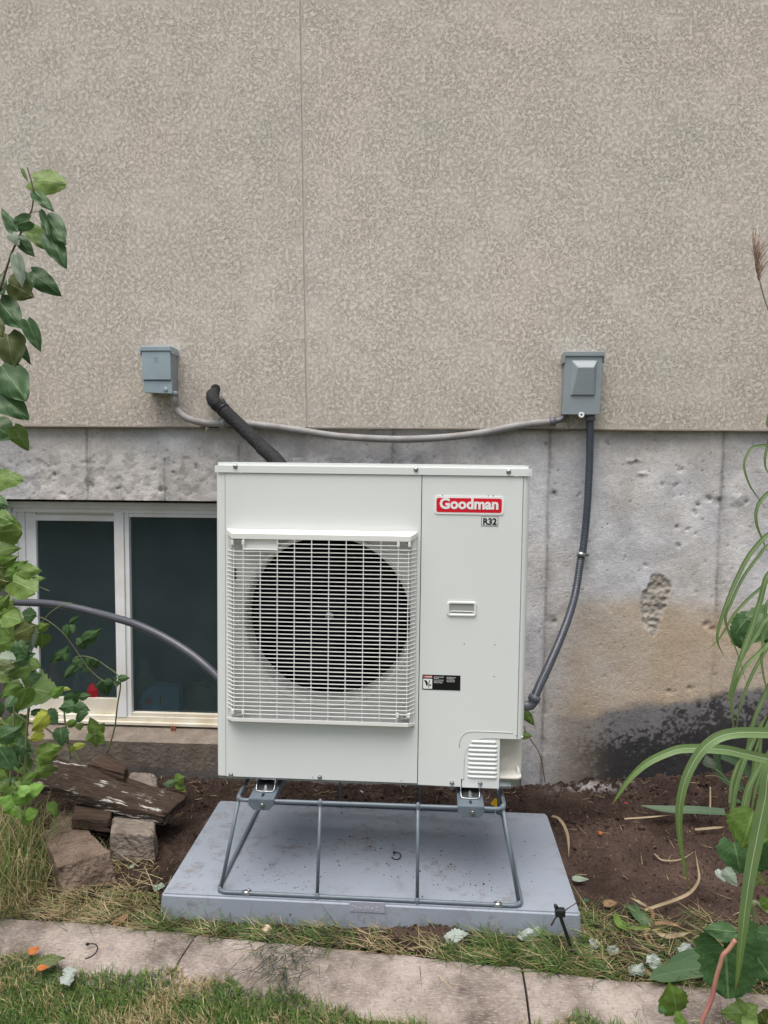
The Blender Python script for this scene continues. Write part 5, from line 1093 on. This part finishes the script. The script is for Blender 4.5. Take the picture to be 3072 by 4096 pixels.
leaves([(1010, 950, 575, 900, 250, 'dark'), (860, 1180, 900, 1860, 640, 'dark', 'round'), (1100, 1030, 1500, 1600, 480, 'dark', 'round'), (205, 2090, 140, 1715, 300, 'mid'), (180, 2110, 400, 2240, 150, 'mid'), (1140, 2060, 795, 2060, 240, 'mid'), (1150, 2040, 995, 1820, 140, 'mid'), (1140, 2060, 1310, 1960, 170, 'mid'), (1150, 2080, 1300, 2320, 260, 'mid'), (1345, 2060, 1445, 2260, 170, 'olive'), (850, 90, 1030, 330, 190, 'pale'), (740, 95, 850, 250, 90, 'white'), (1340, 580, 1500, 520, 130, 'mid'), (-60, 2000, 55, 2040, 80, 'dark'), (980, -260, 1080, 160, 420, 'dark', 'round'), (1350, -280, 1150, 170, 420, 'dark', 'round'), (1300, 950, 1480, 980, 180, 'dark'), (1250, 180, 1450, 300, 190, 'olive'), (1300, -400, 1480, -300, 200, 'bright')], c4, -1.3, 'rasp', p7, .05)
leaves([(1460, 1210, 1290, 1745, 470, 'mid', 'rasp')], c3, -1.35, 'rasp', p7, .01)
p8 = empty('bramble_shoot', tuple(W(3100, 2600, -.35)), 'dark heart-shaped leaves behind the grass blades at the right edge, mid height', 'bramble')
leaves([(2985, 2475, 2925, 2560, 70), (3072, 2455, 3000, 2560, 100), (2960, 2540, 2985, 2600, 60), (3080, 2530, 3060, 2570, 50)], I, -.45, 'round', p8, .01, 'dark')
stem([(3072, 2455), (3090, 2560), (3110, 2800), (3120, 3080)], I, -.45, .003, mat_stem, p8); stem([(3090, 2560), (3030, 2500), (2985, 2475)], I, -.45, .0014, mat_stem, p8)
p9 = empty('soil_weed', tuple(G(2850, 3100, .08)), 'small pale green weed with a toothed leaf by the wall foot, right', 'plant')
leaves([(860, 610, 790, 450, 110, 'pale'), (870, 600, 900, 680, 30, 'mid'), (1210, 1060, 1300, 1100, 60, 'dark'), (1300, 1040, 1400, 1010, 60, 'dark')], c3, -.32, 'rasp', p9, .01)
stem([(880, 600), (1000, 680), (1130, 820), (1300, 950)], c3, -.32, .0016, mat_stem, p9); stem([(780, 720), (900, 710), (1030, 760), (1150, 830)], c3, -.32, .0012, mat_stem, p9)
blade([tuple(W(x, y, -.3)) for x, y in c3b([(920, 200), (930, 480), (980, 680), (1100, 800), (1300, 880), (1450, 1040)])], .024, 0, 'iris', p9, 'blade', 5, .2, up=(0, -1, .3)); blade([tuple(W(x, y, -.2)) for x, y in c3b([(1000, 420), (1200, 500), (1350, 620), (1450, 780), (1540, 950)])], .034, 0, 'iris', p9, 'blade', 5, .2, up=(0, -1, .3))
# litter leaves
def flat(px_, py_, ang_, L, wr_, kind, mk, label, z=.012, tilt=(0, -.5, .85)):
    b = G(px_, py_, z+.004); d = Vector((math.cos(ang_), math.sin(ang_), .12)); o = leaf(b, b+d*L, wr_, kind, mk, None, (tilt[0]+lr.uniform(-.3, .3), tilt[1], tilt[2]), 'fallen_leaf'); return tag(o, label, 'leaf', 'fallen leaves')
for a_ in ((1745, 3740, 1.7, .055, .7, 'rasp', 'dark', 'fallen green leaf standing against the front of the pad'), (1775, 3745, .1, .07, .55, 'rasp', 'white', 'whitish upturned leaf at the foot of the pad beside the green one'),
    (2070, 3745, .2, .055, .6, 'torn', 'white', 'torn whitish leaf in the cut grass left of the black dripper stake'), (2150, 3740, 1.4, .045, 1., 'torn', 'pale', 'crumpled silvery leaf upright against the pad near its right corner'),
    (2375, 3790, 1.2, .035, .8, 'torn', 'white', 'small whitish leaf in the dry grass right of the dripper stake'), (2430, 3805, .3, .035, .7, 'torn', 'white', 'second small whitish leaf in the dry grass, further right'),
    (2595, 3855, .5, .045, .8, 'torn', 'white', 'whitish leaf pair member beside the cut strap leaves'), (2520, 3890, .6, .055, .6, 'torn', 'white', 'whitish leaf lying nearest the edge of the right edging slab'), (2715, 3805, .4, .045, .7, 'torn', 'white', 'pale crumpled leaf on the dark soil under the broad leaves'),
    (2680, 3195, 1.5, .055, .8, 'torn', 'white', 'whitish leaf on the soil behind the tallest arching blade'), (2290, 3512, -.2, .05, .4, 'rasp', 'pale', 'flat pale grey leaf touching the right side of the pad'), (2405, 3335, 1.8, .022, .6, 'rasp', 'orange', 'small bright orange leaf on the bare soil'),
    (2350, 3650, -.6, .04, .5, 'rasp', 'olive', 'small olive leaf on soil just right of the pad corner'), (2215+200, 3615, .2, .045, .5, 'rasp', 'brown', 'brown dry leaf on soil right of the pad'),
    (612, 3548, .1, .035, .6, 'torn', 'pale', 'pale leaf scrap on the soil left of the pad'), (520, 3470, 1.3, .022, .6, 'rasp', 'pale', 'tiny pale leaf scrap beside the middle stone block'), (458, 3690, .9, .04, .6, 'round', 'brown', 'tan leaf scrap at the back edge of the left edging slab'),
    (240, 3925, .6, .032, 1.0, 'torn', 'white', 'torn whitish leaf lying on the lawn at the lower left'), (250, 3885, -.1, .035, .7, 'torn', 'white', 'upper scrap of the torn whitish leaf on the lawn'), (145, 3850, .2, .07, .5, 'rasp', 'olive', 'yellowish green fallen leaf at the lawn edge on the left'), (150, 3870, 0, .03, .5, 'rasp', 'orange', 'orange leaf under the yellowish one on the lawn'), (115, 3810, .8, .03, .7, 'rasp', 'orange', 'reddish orange leaf on the buried end of the left edging slab')):
    flat(*a_, z=(.022 if a_[1] > 3660 else .02))
# dripper stake
ds = empty('dripper_stake', tuple(G(2293, 3811, .01)), 'thin black irrigation dripper stake leaning beside the pad corner', 'irrigation stake')
ya = G(2293, 3811, .01).y; dpt = lambda x, y, Y_: tuple(W(x, y, Y_))
tube('riser', [dpt(2293, 3812, ya), dpt(2262, 3725, ya+.004), dpt(2238, 3655, ya+.01)], .0048, mat_rubber, ds, 10, 3); tube('barb', [dpt(2240, 3660, ya+.01), dpt(2228, 3632, ya+.01), dpt(2218, 3618, ya+.01)], [.0055, .006, .0045, .006, .003], mat_rubber, ds, 10, 4)
q = Vector(dpt(2240, 3648, ya+.008)); box('emitter', q.x-.014, q.x+.014, q.y-.010, q.y+.010, q.z-.011, q.z+.010, mat_rubber, ds, .004); q = Vector(dpt(2292, 3806, ya)); lath('collar', [(.008, -.01), (.010, -.004), (.010, .006), (.007, .01)], tuple(q), mat_rubber, ds, 'z', 12)
tag(tube('root', [dpt(2206, 3700, ya+.03), dpt(2225, 3668, ya+.02), dpt(2262, 3640, ya+.015), dpt(2305, 3612, ya+.02)], [.003, .002, .0015], mat_stemb, None, 6, 4), 'thin crooked brown twig behind the black dripper stake', 'twig')
# cable ties
def ctie(px_, py_, z, r, a0, a1, label):
    c = G(px_, py_, z); P = [(c.x+r*math.cos(R_(a)), c.y+r*1.1*math.sin(R_(a)), z+.004+.003*math.sin(R_(a))) for a in range(a0, a1+1, 20)]
    e_ = empty('cable_tie', tuple(c), label, 'cable tie', 'black cut cable ties'); tube('strap', P, .0017, mat_rubber, e_, 6, 3); q = P[-1]; box('tie_head', q[0]-.004, q[0]+.004, q[1]-.003, q[1]+.003, q[2]-.002, q[2]+.004, mat_rubber, e_, .001)
ctie(1585, 3428, PZ, .0150, -160, 130, 'cut black cable tie lying curled on the grey pad'); ctie(352, 3810, .022, .024, -80, 120, 'black cable tie lying on the left edging slab')
q = W(1978, 3213, -.36); e_ = empty('yellow_tag', (q.x, -.36, q.z), 'small yellow tag behind the right leg of the stand', 'tag'); poly('tag_flag', [(q.x-.014, q.z-.002), (q.x, q.z+.018), (q.x+.009, q.z+.016), (q.x+.010, q.z-.018), (q.x+.002, q.z-.012)], -.362, -.359, M('yellow_plastic', (.75, .45, .01), None, .4), e_); tube('tag_wire', [(q.x, -.36, q.z+.01), (q.x-.002, -.36, q.z+.03)], .001, mat_stemb, e_, 5, 1); tube('tag_stake', [(q.x+.004, -.3605, q.z-.012), (q.x+.004, -.3605, -.01)], .0016, mat_steel, e_, 6, 1)
q = G(1066, 3718, .02); tag(lath('pebble', [(0, -.01), (.010, -.008), (.0165, 0), (.0165, .008), (.010, .017), (0, .020)], (q.x, q.y, .012), M('cream_pebble', (.62, .50, .36), (.45, .30, .2), .6, 30), None, 'z', 16, False), 'small round cream pebble in the grass strip before the pad', 'pebble')
for k, (a_, b_, c_, ll) in enumerate(((2345, 3612, (.0, .22, .08), 'short green plastic scrap on the soil right of the pad'), (2635, 3175, (.0, .22, .10), 'tiny green plastic scrap near the pale patch by the wall'), (2505, 3222, (.5, .05, .06), 'tiny red plastic scrap on the soil'), (1447, 3175, (.7, .7, .8), 'tiny white wire scrap on the soil under the unit'))):
    q = G(a_, b_, .015+(.04 if b_ < 3300 else 0)); tag(tube('plastic_scrap', [(q.x-.006, q.y+.004, q.z+.01), (q.x+.006, q.y-.005, q.z+.008)], .0022, M('scrap_plastic', c_, None, .5), None, 6, 1), ll, 'plastic scrap')
# ------------------------------------------------------------------ GRASS
def tufts(name, label, bx_, by_, bz_, L, az, lean, curve, wd_, col, kind='stuff', cat='grass', seg=4):
    n = len(bx_); t_ = np.linspace(0, 1, seg+1)[None]; az = az[:, None]; s = L[:, None]*t_
    th = lean[:, None]+curve[:, None]*t_          # angle from vertical
    dx = np.cumsum(np.sin(th)*L[:, None]/seg, 1)-np.sin(th[:, :1])*L[:, None]/seg; dz = np.cumsum(np.cos(th)*L[:, None]/seg, 1)-np.cos(th[:, :1])*L[:, None]/seg
    cx_ = bx_[:, None]+dx*np.cos(az); cy_ = by_[:, None]+dx*np.sin(az); cz_ = bz_[:, None]+np.maximum(dz, -.5*bz_[:, None]*0-.03+.03)
    px_ = -np.sin(az)*wd_[:, None]/2*(1-t_**1.5*.9); py_ = np.cos(az)*wd_[:, None]/2*(1-t_**1.5*.9)
    A = np.stack([cx_+px_, cy_+py_, cz_], -1); B = np.stack([cx_-px_, cy_-py_, cz_+.0006], -1)
    V = np.stack([A, B], 2).reshape(-1, 3); m = (seg+1)*2
    b = np.arange(n)[:, None]*m; k = np.arange(seg)[None]*2; Fq = np.stack([b+k, b+k+1, b+k+3, b+k+2], -1).reshape(-1, 4)
    cc = np.repeat(col, m, 0)
    return tag(mesh(name, V, Fq, mat_grass, None, True, cc), label, cat, kind=kind)
def mixcol(n, straw, greens=((.11, .20, .04), (.16, .25, .06), (.075, .15, .04)), straws=((.45, .36, .19), (.32, .25, .13), (.55, .46, .27))):
    g = np.array(greens)[rng.integers(0, len(greens), n)]; s = np.array(straws)[rng.integers(0, len(straws), n)]; k = (rng.random(n) < straw)[:, None]; return np.where(k, s, g)*rng.uniform(.75, 1.2, (n, 1))
# lawn
def kfront(x): return np.interp(x, kx, ky)-.207
n = 95000; bx_ = rng.uniform(-1.0, 2.3, n); off = rng.random(n)**.9*.42; 
lb_ = [G(*p, .02) for p in ((-100, 3770), (100, 3800), (300, 3850), (700, 3850), (900, 3905), (1050, 3950), (1200, 3945), (1500, 4015), (1700, 4065), (1800, 4110), (2100, 4080), (2300, 4060), (2500, 4075), (2700, 4110))]
lk = np.interp(bx_, [p.x for p in lb_], [p.y for p in lb_])-kfront(bx_)+.03*(fbm(bx_, bx_*0, 12, 5, 3)-.5)*2
by_ = kfront(bx_)+lk-off; keep = by_ > -1.62; bx_, by_ = bx_[keep], by_[keep]; n = len(bx_)
dens = fbm(bx_, by_, 9, 211, 3); patch = np.exp(-((bx_-G(770, 3900).x)/.07)**2-((by_-G(770, 3900).y)/.05)**2)
st_ = np.clip((dens-.40)*1.8+patch*1.5+.10, .08, .95); L = rng.uniform(.014, .040, n)*(1-.3*patch)
ff_ = np.clip(1-(by_-kfront(bx_))/.207, 0, 1); zb2 = .019-.036*ff_**2.2
tufts('lawn_grass', 'mown lawn grass, green mixed with straw, in front of the edging', bx_, by_, zb2, L, rng.uniform(0, 6.28, n), rng.uniform(.1, 1.25, n), rng.uniform(0, 1.1, n), rng.uniform(.0015, .0032, n), mixcol(n, st_)*.88)
# strip of cut grass between pad and edging
def strip(n, x0, x1, straw, dens_=1, ls=(.03, .085), zz=.008):
    bx_ = rng.uniform(x0, x1, n); kk = np.interp(bx_, kx, ky); t_ = rng.random(n); pf = np.where((bx_ > -.01) & (bx_ < 1.23), -.935, -.80); by_ = kk-.008+(pf-kk)*t_**1.3
    return bx_, by_, np.full(n, zz)+.012*rng.random(n)+.01*np.sin(bx_*40), rng.uniform(*ls, n), mixcol(n, straw)
parts = [strip(1300, -.05, .62, .32), strip(2000, -.6, .0, .8), strip(260, .62, .85, .9), strip(2300, .85, 1.3, .22), strip(1400, 1.2, 1.65, .5), strip(400, 1.6, 2.1, .9)]
A = [np.concatenate([p[i] for p in parts]) for i in range(5)]; n = len(A[0])
A[0], A[1] = A[0]-.02, A[1]
az = np.where(rng.random(n) < .7, rng.normal(-.15, .6, n)+np.pi*(rng.random(n) < .5), rng.uniform(0, 6.28, n))
tufts('cut_grass', 'cut and drying grass heaped in the strip between the pad and the edging', A[0], A[1], A[2], A[3], az, rng.uniform(1.05, 1.6, n)-.5*(rng.random(n) < .08), rng.uniform(-.1, .5, n), rng.uniform(.0014, .003, n), A[4]*.72)
# tangle over the middle slab
n = 260; c = G(1140, 3860, .02); bx_ = rng.normal(c.x, .055, n); by_ = rng.normal(c.y+.02, .06, n); 
tufts('grass_tangle', 'tangle of dull green grass spilling over the middle edging slab', bx_, by_, np.full(n, .024), rng.uniform(.05, .12, n), rng.normal(-1.2, .9, n), rng.uniform(1.1, 1.5, n), rng.uniform(-.1, .3, n), rng.uniform(.0012, .002, n), mixcol(n, .15, ((.06, .085, .055), (.09, .115, .08), (.05, .07, .05))))
n = 90; bx_ = rng.uniform(-.45, 1.9, n); kk = np.interp(bx_, kx, ky); by_ = kk-rng.uniform(.0, .14, n)
tufts('loose_grass', 'loose dry grass stalks scattered on top of the edging slabs', bx_, by_, np.full(n, .026), rng.uniform(.03, .12, n), rng.uniform(0, 6.28, n), np.full(n, 1.5), rng.uniform(-.05, .08, n), rng.uniform(.001, .0018, n), mixcol(n, .4, ((.07, .08, .05), (.05, .05, .035))))
# tall grass at left
n = 2300; bx_ = rng.uniform(-.80, -.31, n); by_ = rng.uniform(-1.06, -.56, n); ok = (bx_ < -.36-.10*np.clip(-(by_+.80)/.2, -.6, 1)); bx_, by_ = bx_[ok], by_[ok]; n = len(bx_); tall = sst(bx_, -.36, -.55)
tufts('tall_grass', 'tall tangled green and straw coloured grass at the left edge', bx_, by_, np.full(n, .0), (.08+.20*tall)*rng.uniform(.5, 1.15, n), rng.uniform(-.9, 4.0, n), rng.uniform(.02, .7, n), rng.uniform(.2, 1.7, n), rng.uniform(.0018, .0038, n), mixcol(n, .45), seg=6)
n = 1500; bx_ = rng.uniform(-.75, .0, n); by_ = rng.uniform(-.97, -.62, n); ok = rng.random(n) < sst(bx_, .02, -.25); bx_, by_ = bx_[ok], by_[ok]; n = len(bx_)
tufts('straw_litter', 'pale straw lying on the soil around the front stone block', bx_, by_, np.full(n, .014), rng.uniform(.03, .11, n), rng.uniform(0, 6.28, n), rng.uniform(1.2, 1.55, n), rng.uniform(-.1, .3, n), rng.uniform(.0012, .0024, n), mixcol(n, .92))
# twigs and roots on the soil
n = 1700; bx_ = rng.uniform(-.4, 2.3, n); by_ = rng.uniform(-.93, -.01, n); ok = ~((bx_ > -.03) & (bx_ < 1.24) & (by_ < -.3)) & (rng.random(n) < .25+.75*np.maximum(sst(by_, -.4, -.1), sst(by_, -.75, -.95))); bx_, by_ = bx_[ok], by_[ok]; n = len(bx_)
tufts('twig_litter', 'fine twigs, roots and straw bits scattered over the soil', bx_, by_, soil_h(bx_, by_)+.008, rng.uniform(.008, .055, n), rng.uniform(0, 6.28, n), rng.uniform(1.3, 1.6, n), rng.uniform(-.2, .2, n), rng.uniform(.0008, .0018, n), mixcol(n, .75, ((.05, .03, .022), (.10, .065, .045))), cat='twigs')
# clods and crumbs
def crumbs(name, label, X_, Y_, Z_, Sz, cols, mat, cat):
    V0 = np.array([(1,0,0),(-1,0,0),(0,1,0),(0,-1,0),(0,0,1),(0,0,-1)], float); F0 = np.array([(0,2,4),(2,1,4),(1,3,4),(3,0,4),(2,0,5),(1,2,5),(3,1,5),(0,3,5)])
    n = len(X_); V = V0[None]*Sz[:, None, None]*rng.uniform(.6, 1.3, (n, 6, 3)); a = rng.uniform(0, 6.28, n); ca, sa = np.cos(a)[:, None], np.sin(a)[:, None]
    V = np.stack([V[..., 0]*ca-V[..., 1]*sa, V[..., 0]*sa+V[..., 1]*ca, V[..., 2]*.8], -1)+np.stack([X_, Y_, Z_], 1)[:, None]
    Fq = (F0[None]+np.arange(n)[:, None, None]*6).reshape(-1, 3); return tag(mesh(name, V.reshape(-1, 3), Fq, mat, None, True, np.repeat(cols, 6, 0)), label, cat, kind='stuff')
n = 26000; bx_ = rng.uniform(-1.0, 2.3, n); by_ = rng.uniform(-.96, -.0, n); ok = ~((bx_ > -.01) & (bx_ < 1.23) & (by_ < -.3) & (by_ > -.93)) & (rng.random(n) < .3+.7*sst(by_, -.35, -.1)+.6*(by_ < -.93)); bx_, by_ = bx_[ok], by_[ok]; n = len(bx_)
crumbs('soil_clods', 'crumbled clods of dark soil over the bed', bx_, by_, soil_h(bx_, by_)+.004, rng.uniform(.0015, .0065, n)*(rng.random(n)**.7), np.array([.085, .058, .047])*rng.uniform(.5, 1.6, (n, 1)), mat_soil, 'soil')
n = 900; bx_ = rng.uniform(-.5, 2.2, n); by_ = np.where(rng.random(n) < .7, rng.uniform(-.30, -.01, n), rng.uniform(-1.0, -.93, n)); ok = ~((bx_ > -.02) & (bx_ < 1.24) & (by_ < -.29) & (by_ > -.93)) & (rng.random(n) < .7); bx_, by_ = bx_[ok], by_[ok]; n = len(bx_)
crumbs('soil_lumps', 'larger lumps of dark earth along the wall foot and beside the pad', bx_, by_, soil_h(bx_, by_)+.005, rng.uniform(.004, .013, n)*(.5+.5*rng.random(n)), np.array([.075, .050, .040])*rng.uniform(.5, 1.5, (n, 1)), mat_soil, 'soil')
n = 420; bx_ = np.r_[rng.uniform(.03, 1.19, 160)[:60], rng.normal(.32, .09, 90), rng.normal(.86, .12, 110), rng.normal(.55, .1, 60)]; by_ = np.r_[rng.uniform(-.9, -.33, 160)[:60], rng.normal(-.80, .04, 90), rng.normal(-.76, .07, 110), rng.normal(-.62, .06, 60)]; ok = (bx_ > .02) & (bx_ < 1.2) & (by_ > -.91) & (by_ < -.33); bx_, by_ = bx_[ok], by_[ok]; n = len(bx_)
crumbs('pad_crumbs', 'scattered soil crumbs on top of the pad', bx_, by_, np.full(n, PZ+.001), rng.uniform(.0010, .0034, n)*(rng.random(n)**2+.25), np.array([.07, .05, .04])*rng.uniform(.6, 2.2, (n, 1)), mat_soil, 'soil crumbs')
S.render.resolution_x = 768; S.render.resolution_y = 1024
